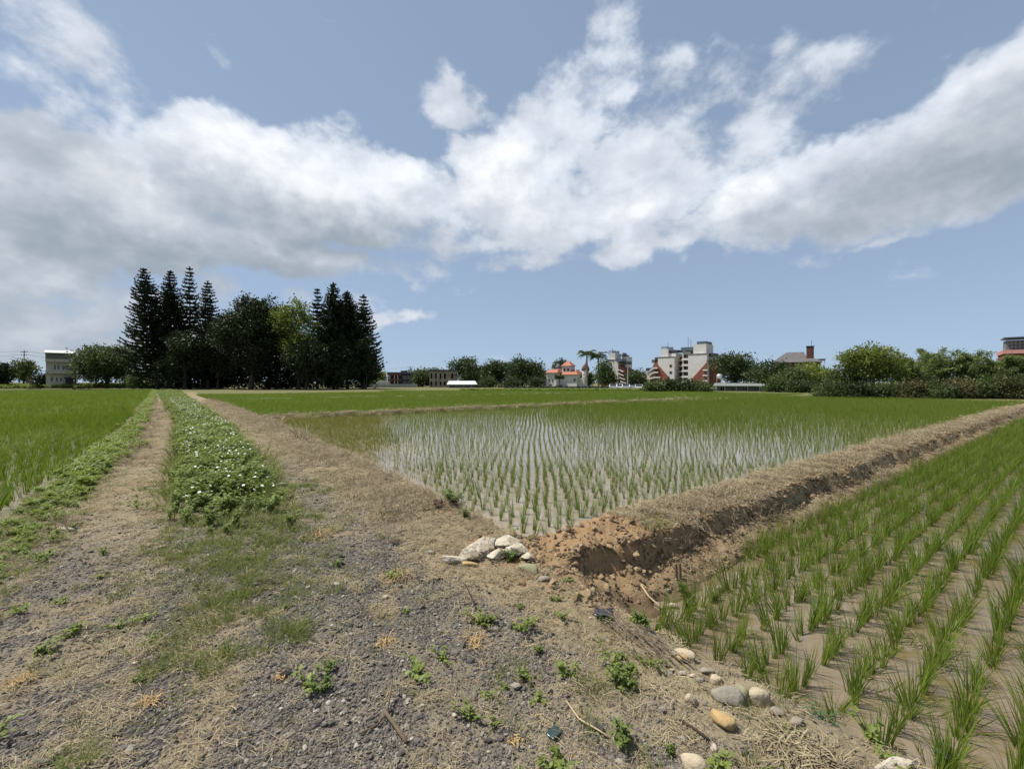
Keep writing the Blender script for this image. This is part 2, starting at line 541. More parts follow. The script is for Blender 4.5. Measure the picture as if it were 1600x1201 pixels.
def ground_material():
    m = bpy.data.materials.new('earth')
    m.use_nodes = True
    nt = NT(m.node_tree)
    b = nt.n['Principled BSDF']
    b.inputs['Roughness'].default_value = 0.95
    b.inputs['Specular IOR Level'].default_value = 0.12
    geo = nt.add('ShaderNodeNewGeometry')
    P = geo.outputs['Position']
    nb = nt.noise(P, 1.4, 6, .6)
    nm = nt.noise(P, 9, 6, .65)
    nf = nt.noise(P, 46, 5, .65)
    nx = nt.noise(P, 160, 3, .6)
    dirt = nt.mix(nt.maprange(nm, .3, .7), (0.245, 0.202, 0.128), (0.13, 0.105, 0.066))
    dirt = nt.mix(nt.maprange(nb, .35, .7, 0, .6), dirt, (0.285, 0.238, 0.15))
    org = nt.mix(nt.maprange(nm, .3, .7), (0.31, 0.20, 0.105), (0.19, 0.12, 0.062))
    org = nt.mix(nt.maprange(nf, .45, .75, 0, .6), org, (0.38, 0.285, 0.165))
    c = nt.mix(nt.attr('orange'), dirt, org)
    straw = nt.mix(nt.maprange(nf, .35, .7), (0.36, 0.275, 0.155), (0.17, 0.125, 0.075))
    c = nt.mix(nt.math('MULTIPLY', nt.attr('straw'), 0.6), c, straw)
    vor = nt.add('ShaderNodeTexVoronoi', feature='F1')
    vor.inputs['Scale'].default_value = 55
    nt.link(P, vor.inputs['Vector'])
    gsep = nt.add('ShaderNodeSeparateColor')
    nt.link(vor.outputs['Color'], gsep.inputs[0])
    gcol = nt.mix(gsep.outputs[0], (0.075, 0.068, 0.063), (0.19, 0.172, 0.152))
    gcol = nt.mix(nt.maprange(nx, .4, .7, 0, .5), gcol, (0.07, 0.06, 0.052))
    gcol = nt.mix(nt.maprange(nb, .45, .7, 0, .7), gcol, (0.21, 0.178, 0.135))
    c = nt.mix(nt.math('MULTIPLY', nt.attr('gravel'), .92), c, gcol)
    gf = nt.math('MULTIPLY', nt.attr('green'), nt.maprange(nm, .38, .62, 0, .75))
    c = nt.mix(gf, c, (0.075, 0.095, 0.026))
    c = nt.mix(nt.attr('mud'), c, nt.mix(nm, (0.10, 0.07, 0.042), (0.055, 0.036, 0.022)))
    c = nt.mix(nt.attr('farg'), c, nt.mix(nt.maprange(nb, .4, .65), (0.09, 0.11, 0.035), (0.16, 0.14, 0.07)))
    # grain of small dark and light bits
    c = nt.mix(nt.maprange(nf, .52, .75, 0, .55), c, (0.055, 0.042, 0.03))
    c = nt.mix(nt.maprange(nx, .62, .75, 0, .4), c, (0.34, 0.29, 0.21))
    nt.link(c, b.inputs['Base Color'])
    bp = nt.add('ShaderNodeBump')
    bp.inputs['Strength'].default_value = 0.9
    bp.inputs['Distance'].default_value = 0.03
    hh = nt.math('ADD', nt.math('MULTIPLY', nf, .6), nt.math('MULTIPLY', nt.maprange(vor.outputs['Distance'], 0, .6, .5, 0), nt.attr('gravel')))
    nt.link(hh, bp.inputs['Height'])
    nt.link(bp.outputs[0], b.inputs['Normal'])
    return m
EARTH = ground_material()

def build_ground():
    az = np.concatenate([np.linspace(R(-72), R(72), 640), np.linspace(R(72), R(288), 70)[1:-1]])
    rr = [0.55]
    while rr[-1] < 13: rr.append(rr[-1] * 1.0105)
    while rr[-1] < 70: rr.append(rr[-1] * 1.021)
    while rr[-1] < 3500: rr.append(rr[-1] * 1.08)
    rr = np.array(rr)
    na, nr = len(az), len(rr)
    AZ, RR = np.meshgrid(az, rr, indexing='ij')
    X = RR * np.sin(AZ); Y = RR * np.cos(AZ)
    Z = height(X, Y)
    v = np.stack([X, Y, Z], -1).reshape(-1, 3)
    v = np.vstack([v, [[0, 0, float(height(0, 0))]]])
    i, j = np.meshgrid(np.arange(na), np.arange(nr - 1), indexing='ij')
    i2 = (i + 1) % na
    q = np.stack([i * nr + j, i * nr + j + 1, i2 * nr + j + 1, i2 * nr + j], -1).reshape(-1, 4)
    ctr = na * nr
    tr = np.stack([np.full(na, ctr), np.arange(na) * nr, ((np.arange(na) + 1) % na) * nr], -1)
    mk = masks(v[:, 0], v[:, 1])
    s, t = st_of(v[:, 0], v[:, 1])
    sp = s + bend(t)
    inpad = ((sp < -4.7) | ((sp > .1) & (t > .1)) | ((s > -.2) & (t < -.5)))
    mk['mud'] = np.where(inpad, sstep(-0.12, -0.24, v[:, 2]), 0) * np.where((t < 0) & (s > -.4), sstep(-0.3, -.46, v[:, 2]), 1)
    rad = np.hypot(v[:, 0], v[:, 1])
    mk['farg'] = np.maximum(sstep(75, 95, rad) * .9, .9 * np.maximum(sstep(19, 21, t) * sstep(.2, 1.0, sp), sstep(51, 53, s)))
    qc = v[q].mean(1)
    qs, qt = st_of(qc[:, 0], qc[:, 1])
    qsp = qs + bend(qt)
    road = (qsp > -4.72) & (qsp < 0.12) & (qt < 108) & ~((qt < 0.1) & (qs > -.3))
    bund = (qs > -.3) & (qt < 0.22) & (qt > -1.05) & (qs < 54) & ~road
    def sub(name, sel, tri=None, label=None):
        qq = q[sel]
        used = np.unique(qq if tri is None else np.concatenate([qq.ravel(), tri.ravel()]))
        mp = np.full(len(v), -1); mp[used] = np.arange(len(used))
        me = mesh_np(name, v[used], mp[qq], None if tri is None else mp[tri], {k: a[used] for k, a in mk.items()}, smooth=True)
        o = link(name, me, EARTH)
        tag(o, label, None, None, 'structure')
        return o
    sub('dirt_road', road, tr, 'dry gravel and dirt farm road with two wheel tracks')
    sub('earth_bund', bund, None, 'bare brown earth bank between two flooded paddies')
    sub('ground', ~(road | bund), None, 'muddy field ground running out to the houses')
build_ground()

# ------------------------------------------------------------------ water
def water_material(name, c1, c2, c3, rough):
    m = bpy.data.materials.new(name)
    m.use_nodes = True
    nt = NT(m.node_tree)
    b = nt.n['Principled BSDF']
    geo = nt.add('ShaderNodeNewGeometry')
    P = geo.outputs['Position']
    n = nt.noise(P, 0.9, 5, .6)
    n2 = nt.noise(P, 3.4, 5, .65, dist=.6)
    c = nt.mix(nt.maprange(n, .35, .65), c1, c2)
    c = nt.mix(nt.maprange(n2, .5, .66, 0, .85), c, c3)
    nt.link(c, b.inputs['Base Color'])
    nt.link(nt.maprange(n2, .5, .7, rough, rough + .22), b.inputs['Roughness'])
    b.inputs['IOR'].default_value = 1.33
    b.inputs['Specular IOR Level'].default_value = 0.5
    bp = nt.add('ShaderNodeBump')
    bp.inputs['Strength'].default_value = 0.12
    bp.inputs['Distance'].default_value = 0.01
    nt.link(nt.noise(P, 7, 3, .5), bp.inputs['Height'])
    nt.link(bp.outputs[0], b.inputs['Normal'])
    return m
WM = water_material('paddy_water_clear', (0.27, 0.23, 0.178), (0.215, 0.18, 0.135), (0.18, 0.16, 0.085), 0.05)
WR = water_material('paddy_water_muddy', (0.205, 0.165, 0.12), (0.155, 0.116, 0.072), (0.125, 0.10, 0.03), 0.025)
def water(name, poly, z, mat, label):
    pts = [(*xy_of(s, t), z) for s, t in poly]
    me = bpy.data.meshes.new(name)
    me.from_pydata([tuple(map(float, p)) for p in pts], [], [tuple(range(len(pts)))])
    o = link(name, me, mat)
    tag(o, label, None, None, 'structure')
def bline(edge, ts):
    return [(edge - float(bend(t)), t) for t in ts]
ts = [0, 6, 10, 13, 16, 19.3]
water('water', bline(-.1, ts) + [(54, 19.3), (54, 0)], W_MID, WM, 'shallow muddy water in the middle paddy reflecting cloud')
ts2 = [19.3, 25, 32, 44, 58, 80, 100]
water('water', bline(-.1, ts2[:4]) + [(-3.2, 66), (25, 66), (25, 80), (66, 30), (66, 19.3)], W_MID - .01, WM, 'water under the dense rice beyond the middle paddy')
ts3 = [-12, 0, 10, 16, 24, 32, 44, 60, 80, 112]
water('water', bline(-4.5, ts3) + [(-110, 60), (-60, -12)], W_LEFT, WM, 'water under the tall green rice beside the road')
water('water', [(-.5, -14), (60, -14), (54, -0.5), (-.5, -0.5)], W_RIGHT, WR, 'brown muddy water in the paddy below the earth bank')

# ------------------------------------------------------------------ scatter by geometry nodes
_src = 0
def source_collection(objs_meshes, mat=None):
    global _src
    _src += 1
    col = bpy.data.collections.new('source_%02d' % _src)
    for k, me in enumerate(objs_meshes):
        if mat is not None and len(me.materials) == 0:
            me.materials.append(mat)
        o = bpy.data.objects.new('%s_%02d_%02d' % ('src', _src, k), me)
        col.objects.link(o)
    return col
def scatter(name, meshes, pts, rots, scls, label, cat, mat=None):
    col = source_collection(meshes, mat)
    pts = np.asarray(pts, np.float32)
    n = len(pts)
    me = bpy.data.meshes.new(name)
    me.vertices.add(n)
    me.vertices.foreach_set('co', pts.ravel())
    a = me.attributes.new('rot', 'FLOAT_VECTOR', 'POINT'); a.data.foreach_set('vector', np.asarray(rots, np.float32).ravel())
    scls = np.asarray(scls, np.float32)
    if scls.ndim == 1: scls = np.repeat(scls[:, None], 3, 1)
    a = me.attributes.new('scl', 'FLOAT_VECTOR', 'POINT'); a.data.foreach_set('vector', scls.ravel())
    a = me.attributes.new('idx', 'INT', 'POINT'); a.data.foreach_set('value', rng.integers(0, len(meshes), n).astype(np.int32))
    me.update()
    g = bpy.data.node_groups.new('scatter_' + name, 'GeometryNodeTree')
    g.interface.new_socket('Geometry', in_out='INPUT', socket_type='NodeSocketGeometry')
    g.interface.new_socket('Geometry', in_out='OUTPUT', socket_type='NodeSocketGeometry')
    gi = g.nodes.new('NodeGroupInput'); go = g.nodes.new('NodeGroupOutput')
    ci = g.nodes.new('GeometryNodeCollectionInfo')
    ci.inputs['Collection'].default_value = col
    ci.inputs['Separate Children'].default_value = True
    ci.inputs['Reset Children'].default_value = True
    ip = g.nodes.new('GeometryNodeInstanceOnPoints')
    ip.inputs['Pick Instance'].default_value = True
    def nattr(nm, typ):
        nd = g.nodes.new('GeometryNodeInputNamedAttribute')
        nd.data_type = typ
        nd.inputs[0].default_value = nm
        return nd.outputs[0]
    e2r = g.nodes.new('FunctionNodeEulerToRotation')
    L = g.links.new
    L(gi.outputs[0], ip.inputs['Points'])
    L(ci.outputs[0], ip.inputs['Instance'])
    L(nattr('idx', 'INT'), ip.inputs['Instance Index'])
    L(nattr('rot', 'FLOAT_VECTOR'), e2r.inputs[0])
    L(e2r.outputs[0], ip.inputs['Rotation'])
    L(nattr('scl', 'FLOAT_VECTOR'), ip.inputs['Scale'])
    L(ip.outputs[0], go.inputs[0])
    o = link(name, me)
    md = o.modifiers.new('scatter', 'NODES')
    md.node_group = g
    tag(o, label, cat, None, 'stuff')
    return o

# ------------------------------------------------------------------ small plant meshes
def blades_mesh(name, n, h, spread, lean, width, seg=3, seed=0, hvar=.35, droop=.5):
    """a tuft of n tapered blades rising from a common foot"""
    r = np.random.default_rng(seed)
    V = []; Q = []; T = []; vv = []; tip = []
    for k in range(n):
        a = r.uniform(0, 2 * PI)
        base = np.array([math.cos(a), math.sin(a), 0]) * spread * math.sqrt(r.random())
        a2 = a + r.normal(0, .6)
        out = np.array([math.cos(a2), math.sin(a2), 0])
        side = np.array([-out[1], out[0], 0])
        tw = r.uniform(0, PI)
        side = side * math.cos(tw) + out * math.sin(tw) * .7
        L = h * r.uniform(1 - hvar, 1)
        ln = lean * r.uniform(.2, 1.2)
        w = width * r.uniform(.7, 1.2)
        val = r.random()
        b = len(V)
        for i in range(seg + 1):
            f = i / seg
            p = base + out * ln * L * (f * .6 + droop * f ** 2.5) + np.array([0, 0, L * (f - .28 * droop * ln * f ** 3)])
            ww = w * (1 - f ** 1.6) * (0.65 + .5 * f)
            if i < seg:
                V += [p - side * ww, p + side * ww]; vv += [val, val]; tip += [f, f]
            else:
                V.append(p); vv.append(val); tip.append(1)
        for i in range(seg - 1):
            Q.append((b + 2 * i, b + 2 * i + 1, b + 2 * i + 3, b + 2 * i + 2))
        T.append((b + 2 * seg - 2, b + 2 * seg - 1, b + 2 * seg))
    return mesh_np(name, V, Q, T, {'v': vv, 'tip': tip})
def leafy_mesh(name, nst, h, spread, nleaf, lsize, seed=0, aspect=.5, up=.25):
    """a low leafy plant: stems carrying pointed, slightly folded leaves"""
    r = np.random.default_rng(seed)
    V = []; Q = []; vv = []; T = []
    for k in range(nst):
        a = r.uniform(0, 2 * PI)
        d = np.array([math.cos(a), math.sin(a), 0])
        L = h * r.uniform(.55, 1.05)
        reach = spread * r.uniform(.1, 1)
        sv = r.random()
        # stem
        b = len(V)
        for f in (0, .5, 1):
            p = d * reach * f ** 1.2 + np.array([0, 0, L * f])
            w = .004 * (1.3 - f)
            V += [p + [w, 0, 0], p + [-w, w, 0], p + [-w, -w, 0]]; vv += [.2] * 3
        for i in range(2):
            for j in range(3):
                j2 = (j + 1) % 3
                Q.append((b + i * 3 + j, b + i * 3 + j2, b + i * 3 + 3 + j2, b + i * 3 + 3 + j))
        for q in range(nleaf):
            f = r.uniform(.25, 1.02)
            p = d * reach * f ** 1.2 + np.array([0, 0, L * f])
            la = r.uniform(0, 2 * PI)
            dr = np.array([math.cos(la), math.sin(la), r.normal(up, .35)])
            dr /= np.linalg.norm(dr)
            sd_ = np.cross(dr, [0, 0, 1]); sd_ /= np.linalg.norm(sd_) + 1e-6
            upv = np.cross(sd_, dr)
            ll = lsize * r.uniform(.6, 1.2)
            ww = ll * aspect * .5
            b = len(V)
            m1 = p + dr * ll * .45
            V += [p, m1 - sd_ * ww + upv * ww * .35, p + dr * ll - upv * ll * .18, m1 + sd_ * ww + upv * ww * .35, m1]
            val = np.clip(sv * .5 + r.random() * .5, 0, 1)
            vv += [val] * 5
            Q += [(b, b + 1, b + 4, b + 4)][:0]
            T += [(b, b + 4, b + 1), (b + 1, b + 4, b + 2), (b, b + 3, b + 4), (b + 3, b + 2, b + 4)]
    return mesh_np(name, V, Q, T, {'v': vv})
def stone_mesh(name, seed, sub=1, rough=.25, flat=.65, freq=1.6, jag=False):
    """a stone: a sphere worn by random planes (sharp when jag), with a little noise"""
    import bmesh
    bm = bmesh.new()
    bmesh.ops.create_icosphere(bm, subdivisions=sub, radius=1.0)
    r = np.random.default_rng(seed)
    co = np.array([v.co[:] for v in bm.verts])
    npl = 16 if jag else 12
    nn = r.normal(size=(npl, 3)); nn /= np.linalg.norm(nn, axis=1, keepdims=True)
    hh = r.uniform(.55, 1.0, npl) if jag else r.uniform(.78, 1.05, npl)
    pw = 26.0 if jag else 7.0
    dd = np.clip(co @ nn.T, 0, None) / hh
    rad = ((dd ** pw).sum(1) + .55 ** pw) ** (-1 / pw)
    offs = r.uniform(0, 50, 3)
    n = (fbm(co[:, 0] * freq * 2 + offs[0] + co[:, 2] * 1.7, co[:, 1] * freq * 2 + offs[1] - co[:, 2] * 1.9, 4) - .5) * 2
    sc = np.array([r.uniform(.8, 1.25), r.uniform(.65, 1.0), flat * r.uniform(.75, 1.15)])
    co = co * (rad * (1 + (.22 if jag else rough * .5) * n))[:, None] * sc
    for v, c in zip(bm.verts, co):
        v.co = c
    me = bpy.data.meshes.new(name)
    bm.to_mesh(me); bm.free()
    if sub > 1 and not jag:
        me.polygons.foreach_set('use_smooth', np.ones(len(me.polygons), bool))
    return me

RICE = leafmat('rice_leaf', (0.068, 0.108, 0.012), (0.17, 0.235, 0.03), .4, .5, (0.22, 0.21, 0.05))
RICE_Y = leafmat('rice_leaf_yellow', (0.095, 0.108, 0.016), (0.19, 0.195, 0.032), .38, .5, (0.24, 0.18, 0.06))
RICE_L = leafmat('rice_leaf_lush', (0.062, 0.106, 0.009), (0.148, 0.212, 0.018), .42, .5)

rice_src = [blades_mesh('rice_clump', 24 + 2 * k, .40, .022 + .002 * k, .16 + .028 * k, .0046, 4, 100 + k, .55, .45 + .09 * k) for k in range(8)]
rice_src += [blades_mesh('rice_clump_loose', 20, .42, .03, .4, .0046, 4, 120 + k, .6, 1.0) for k in range(2)]
rice_far = [blades_mesh('rice_clump_far', 10, .37, .022, .2, .0068, 2, 140 + k, .4, .5) for k in range(6)]
rice_yel = [blades_mesh('rice_clump_yellow', 11, .34, .06, .5, .007, 2, 160 + k, .5, .6) for k in range(6)]
rice_lush = [blades_mesh('rice_clump_lush', 24, .52, .06, .42, .0085, 3, 180 + k, .4, .7) for k in range(6)]
RICE_P = leafmat('rice_leaf_pale', (0.075, 0.115, 0.014), (0.165, 0.225, 0.034), .42, .5)
rice_pale = [blades_mesh('rice_clump_pale', 20, .50, .06, .42, .0085, 3, 210 + k, .45, .7) for k in range(5)]
for m_ in rice_pale: m_.materials.append(RICE_P)
rice_left = [blades_mesh('rice_clump_left', 18, .48, .03, .2, .006, 3, 195 + k, .4, .6) for k in range(6)]
for m_ in rice_left: m_.materials.append(RICE_L)
for m_ in rice_src + rice_far: m_.materials.append(RICE)
for m_ in rice_yel: m_.materials.append(RICE_Y)
for m_ in rice_lush: m_.materials.append(RICE_L)

def frame_px(x, y, z):
    y = np.maximum(y, .05)
    return 800 + F * x / y, HZ + F * (H - z) / y
def rots_for(n, tilt=.12):
    return np.stack([rng.normal(0, tilt, n), rng.normal(0, tilt, n), rng.uniform(0, 2 * PI, n)], -1)

def right_rows():
    P = []
    row = 0
    for t0 in np.arange(-1.0, -9.5, -0.235):
        s = np.arange(-0.25 + rng.uniform(0, .1), 53, 0.118)
        t = np.full_like(s, t0) + .02 * np.sin(s * .35 + t0)
        s = s + rng.normal(0, .012, len(s)); t = t + rng.normal(0, .013, len(s))
        P.append(np.stack([s, t, np.full_like(s, row)], -1))
        row += 1
    P = np.concatenate(P)
    x, y = xy_of(P[:, 0], P[:, 1])
    hz = height(x, y)
    keep = (hz < W_RIGHT - .045) & (y > -3) & (rng.random(len(x)) > .05)
    return np.stack([x, y, np.full_like(x, W_RIGHT - .03)], -1)[keep], P[keep]
def mid_rows():
    a, b, dl = .26, .19, .023
    P = []
    for k in range(int(19 / a)):
        t0 = .34 + k * a
        if t0 > T_FAR1 - .45: break
        ph = (k * dl + .05 * math.sin(k * .21)) % b
        s = np.arange(0.0 + ph - 1.6, 52.5, b)
        t = np.full_like(s, t0)
        s = s + rng.normal(0, .013, len(s)); t = t + rng.normal(0, .013, len(s))
        P.append(np.stack([s, t, np.full_like(s, k)], -1))
    P = np.concatenate(P)
    x, y = xy_of(P[:, 0], P[:, 1])
    hz = height(x, y)
    keep = (hz < W_MID - .05) & (rng.random(len(x)) > .035)
    return np.stack([x, y, np.full_like(x, W_MID - .03)], -1)[keep], P[keep]

def build_rice():
    pr, sr = right_rows()
    pm, sm = mid_rows()
    # scales: right paddy a little shorter near its bank, taller in patches
    hr = np.clip(.78 + .36 * fbm(pr[:, 0] * .8, pr[:, 1] * .8, 3) + rng.normal(0, .15, len(pr)), .45, 1.4)
    hm = .62 + .45 * fbm(pm[:, 0] * .22 + 5, pm[:, 1] * .22, 3) + rng.normal(0, .09, len(pm))
    # the far right of the middle paddy is thicker and taller
    thick = sstep(9, 22, sm[:, 0] + .3 * sm[:, 1])
    hm = hm * (1 + .42 * thick)
    # individuals: the 300 that show largest
    allp = np.vstack([pr, pm]); alls = np.vstack([sr, sm]); allh = np.concatenate([hr, hm])
    which = np.concatenate([np.zeros(len(pr), int), np.ones(len(pm), int)])
    u, v = frame_px(allp[:, 0], allp[:, 1], allp[:, 2] + .15)
    vis = (allp[:, 1] > .8) & (u > -15) & (u < 1615) & (v < 1230)
    size = np.where(vis, allh / np.maximum(allp[:, 1], .5), 0)
    pick = np.argsort(-size)[:300]
    ind = np.zeros(len(allp), bool); ind[pick] = True
    def nth(n):
        return '%d%s' % (n, 'th' if 10 <= n % 100 <= 20 else {1: 'st', 2: 'nd', 3: 'rd'}.get(n % 10, 'th'))
    order = {}
    inside = (allp[:, 1] > .8) & (u > 0) & (u < 1600) & (v < 1201)
    for w_ in (0, 1):
        for k in np.unique(alls[which == w_, 2]):
            m_ = np.where((which == w_) & (alls[:, 2] == k) & (inside | ind))[0]
            for q, j in enumerate(m_[np.argsort(alls[m_, 0])]):
                order[int(j)] = q + 1
    for i in pick:
        me = rice_src[int(rng.integers(0, 10))]
        o = link('rice_plant', me)
        o.location = allp[i]
        o.rotation_euler = rots_for(1, .17)[0]
        h_ = float(allh[i]); wd = h_ * float(rng.uniform(.8, 1.12)) * (1.0 if which[i] == 0 else .8)
        o.scale = (wd, wd, h_)
        k = int(alls[i, 2]) + 1
        if which[i] == 0:
            tag(o, '%s clump from the near end of the %s rice row out from the bank' % (nth(order[int(i)]), nth(k)), 'rice', 'rice clumps in the near muddy paddy')
        else:
            tag(o, '%s clump from the road end of the %s rice row behind the bank' % (nth(order[int(i)]), nth(k)), 'rice', 'rice clumps at the front of the middle paddy')
    rr = ~ind[:len(pr)]
    n = int(rr.sum())
    sc = np.stack([hr[rr] * .95, hr[rr] * .95, hr[rr]], -1)
    scatter('rice', rice_src, pr[rr], rots_for(n), sc, 'rows of young rice further along the brown paddy', 'rice')
    mr = ~ind[len(pr):]
    p = pm[mr]; hh = hm[mr]; ss = sm[mr]
    yel = sstep(.7, -.5, ss[:, 0] - (ss[:, 1] - 4.0) * .34 + 3.0 * (fbm(p[:, 0] * .8, p[:, 1] * .8, 4) - .5)) > rng.random(len(p))
    near = (p[:, 1] < 9) & ~yel
    far = ~near & ~yel
    for nm, msk, src in (('near', near, rice_src), ('far', far, rice_far), ('yellow', yel, rice_yel)):
        q = p[msk]; k = len(q)
        lab = {'near': 'rows of young rice standing in the middle paddy water', 'far': 'dense green rice filling the far middle paddy', 'yellow': 'yellowish rice and algae in the corner beside the road'}[nm]
        h2 = hh[msk]
        scatter('rice', src, q, rots_for(k), np.stack([h2 * .82, h2 * .82, h2], -1), lab, 'rice')
    # yellow corner: extra weeds between the hills
    qs = rng.uniform(-2, 6, 9000); qt = rng.uniform(3, 18.9, 9000)
    qx, qy = xy_of(qs, qt)
    keep = (height(qx, qy) < W_MID - .06) & (qs < (qt - 4.2) * .34 + 2.6 * (fbm(qx * .8, qy * .8, 4) - .5)) & (rng.random(len(qx)) < .6)
    q = np.stack([qx, qy, np.full_like(qx, W_MID - .02)], -1)[keep]
    scatter('grass', rice_yel, q, rots_for(len(q), .3), rng.uniform(.4, .75, len(q)), 'yellow green weeds between the rice at the road corner', 'grass')
    qs = np.concatenate([rng.uniform(-.2, 5, 900), rng.uniform(5, 20, 700)]); qt = rng.uniform(-5.5, -1.1, 1600)
    qx, qy = xy_of(qs, qt)
    keep = (height(qx, qy) < W_RIGHT - .04) & (fbm(qx * 1.4 + 8, qy * 1.4, 3) > .5)
    q = np.stack([qx, qy, np.full_like(qx, W_RIGHT - .012)], -1)[keep]
    rt = np.stack([rng.normal(1.25, .25, len(q)), rng.normal(0, .2, len(q)), rng.uniform(0, 6.28, len(q))], -1)
    scatter('water_weed', rice_yel, q, rt, rng.uniform(.3, .7, len(q)), 'yellowish weed and fallen leaves floating between the near rice rows', 'weeds')
    # fields beyond the far bund
    def field(ss_, tt_, cond, src, scl, label, zw, step, step2=None, jit=.22):
        S, T_ = np.meshgrid(np.arange(*ss_, step), np.arange(*tt_, step2 or step), indexing='ij')
        S = S.ravel() + rng.normal(0, step * jit, S.size); T_ = T_.ravel() + rng.normal(0, step * jit, T_.size)
        x, y = xy_of(S, T_)
        k = cond(S, T_, x, y) & (height(x, y) < zw - .05)
        x, y, S, T_ = x[k], y[k], S[k], T_[k]
        n_ = len(x)
        h_ = scl * (.85 + .35 * fbm(x * .15, y * .15, 3)) * rng.uniform(.85, 1.1, n_)
        pale_ = (fbm(x * .22 + 3, y * .22, 4) + rng.normal(0, .09, n_)) > .56
        for q, (mk_, sr_) in enumerate(((~pale_, src), (pale_, rice_pale if src is rice_lush else rice_src))):
            k_ = int(mk_.sum())
            scatter('rice', sr_, np.stack([x, y, np.full(n_, zw - .03)], -1)[mk_], rots_for(k_, .15), (np.stack([h_ * 1.25, h_ * 1.25, h_ * (1 if q == 0 else .92)], -1)[mk_]), label if q == 0 else label.replace('rice', 'paler rice patches', 1), 'rice')
        return n_
    vis_ = lambda x, y: (np.abs(x) < y * 1.42 + 4) & (y > 0)
    field((-4, 64), (19.7, 44), lambda s, t, x, y: vis_(x, y), rice_lush, .72, 'bright green rice field beyond the far mud bank', W_MID, .27)
    field((-5, 64), (45, 84), lambda s, t, x, y: vis_(x, y) & (y < 82) & ~((t > 66.3) & (s < 25)), rice_lush, .8, 'furthest rice field in front of the trees and houses', W_MID, .36)
    field((-34, -4.5), (-2, 30.6), lambda s, t, x, y: vis_(x, y), rice_left, .88, 'tall lush rice in the paddy beside the road', W_LEFT, .30, .2, .07)
    field((-95, -4.5), (31.5, 112), lambda s, t, x, y: vis_(x, y) & (y < 114), rice_lush, .9, 'rice field running out toward the pale house', W_LEFT, .42)
build_rice()

# ------------------------------------------------------------------ trees
def leaf_cards(P, D, size, aspect, r, val):
    """rhombus leaves at P pointing along D"""
    n = len(P)
    D = D / (np.linalg.norm(D, axis=1, keepdims=True) + 1e-9)
    rnd = r.normal(size=(n, 3))
    S = np.cross(D, rnd)
    S /= np.linalg.norm(S, axis=1, keepdims=True) + 1e-9
    L = size[:, None]
    W = L * aspect * .5
    nrm = np.cross(S, D)
    m1 = P + D * L * .45
    V = np.stack([P, m1 - S * W + nrm * W * .3, P + D * L, m1 + S * W + nrm * W * .3], 1).reshape(-1, 3)
    Q = np.arange(n * 4).reshape(n, 4)
    return V, Q, np.repeat(val, 4)
def tree_root(name, label, cat, x, y, z=0.0, group=None):
    e = empty(name, (x, y, z))
    tag(e, label, cat, group)
    return e
BARK = pmat('bark', (0.07, 0.06, 0.05), .9, .1, .5, 2.0, .5)
BARK_PALE = pmat('bark_pale', (0.26, 0.24, 0.2), .9, .1, .4, 1.5, .3)
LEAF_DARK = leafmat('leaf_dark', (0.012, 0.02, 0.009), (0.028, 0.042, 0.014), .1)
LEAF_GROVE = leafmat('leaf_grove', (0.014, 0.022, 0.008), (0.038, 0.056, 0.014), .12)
LEAF_MID = leafmat('leaf_mid', (0.036, 0.056, 0.018), (0.105, 0.14, 0.042), .25)
LEAF_FAR = leafmat('leaf_far', (0.026, 0.04, 0.014), (0.072, 0.098, 0.03), .2)
LEAF_YEL = leafmat('leaf_yellow_green', (0.07, 0.10, 0.018), (0.20, 0.24, 0.05), .35)
LEAF_BROWN = leafmat('leaf_brownish', (0.06, 0.058, 0.028), (0.135, 0.13, 0.05), .2)
LEAF_BAMBOO = leafmat('leaf_bamboo', (0.07, 0.1, 0.03), (0.19, 0.235, 0.072), .35)

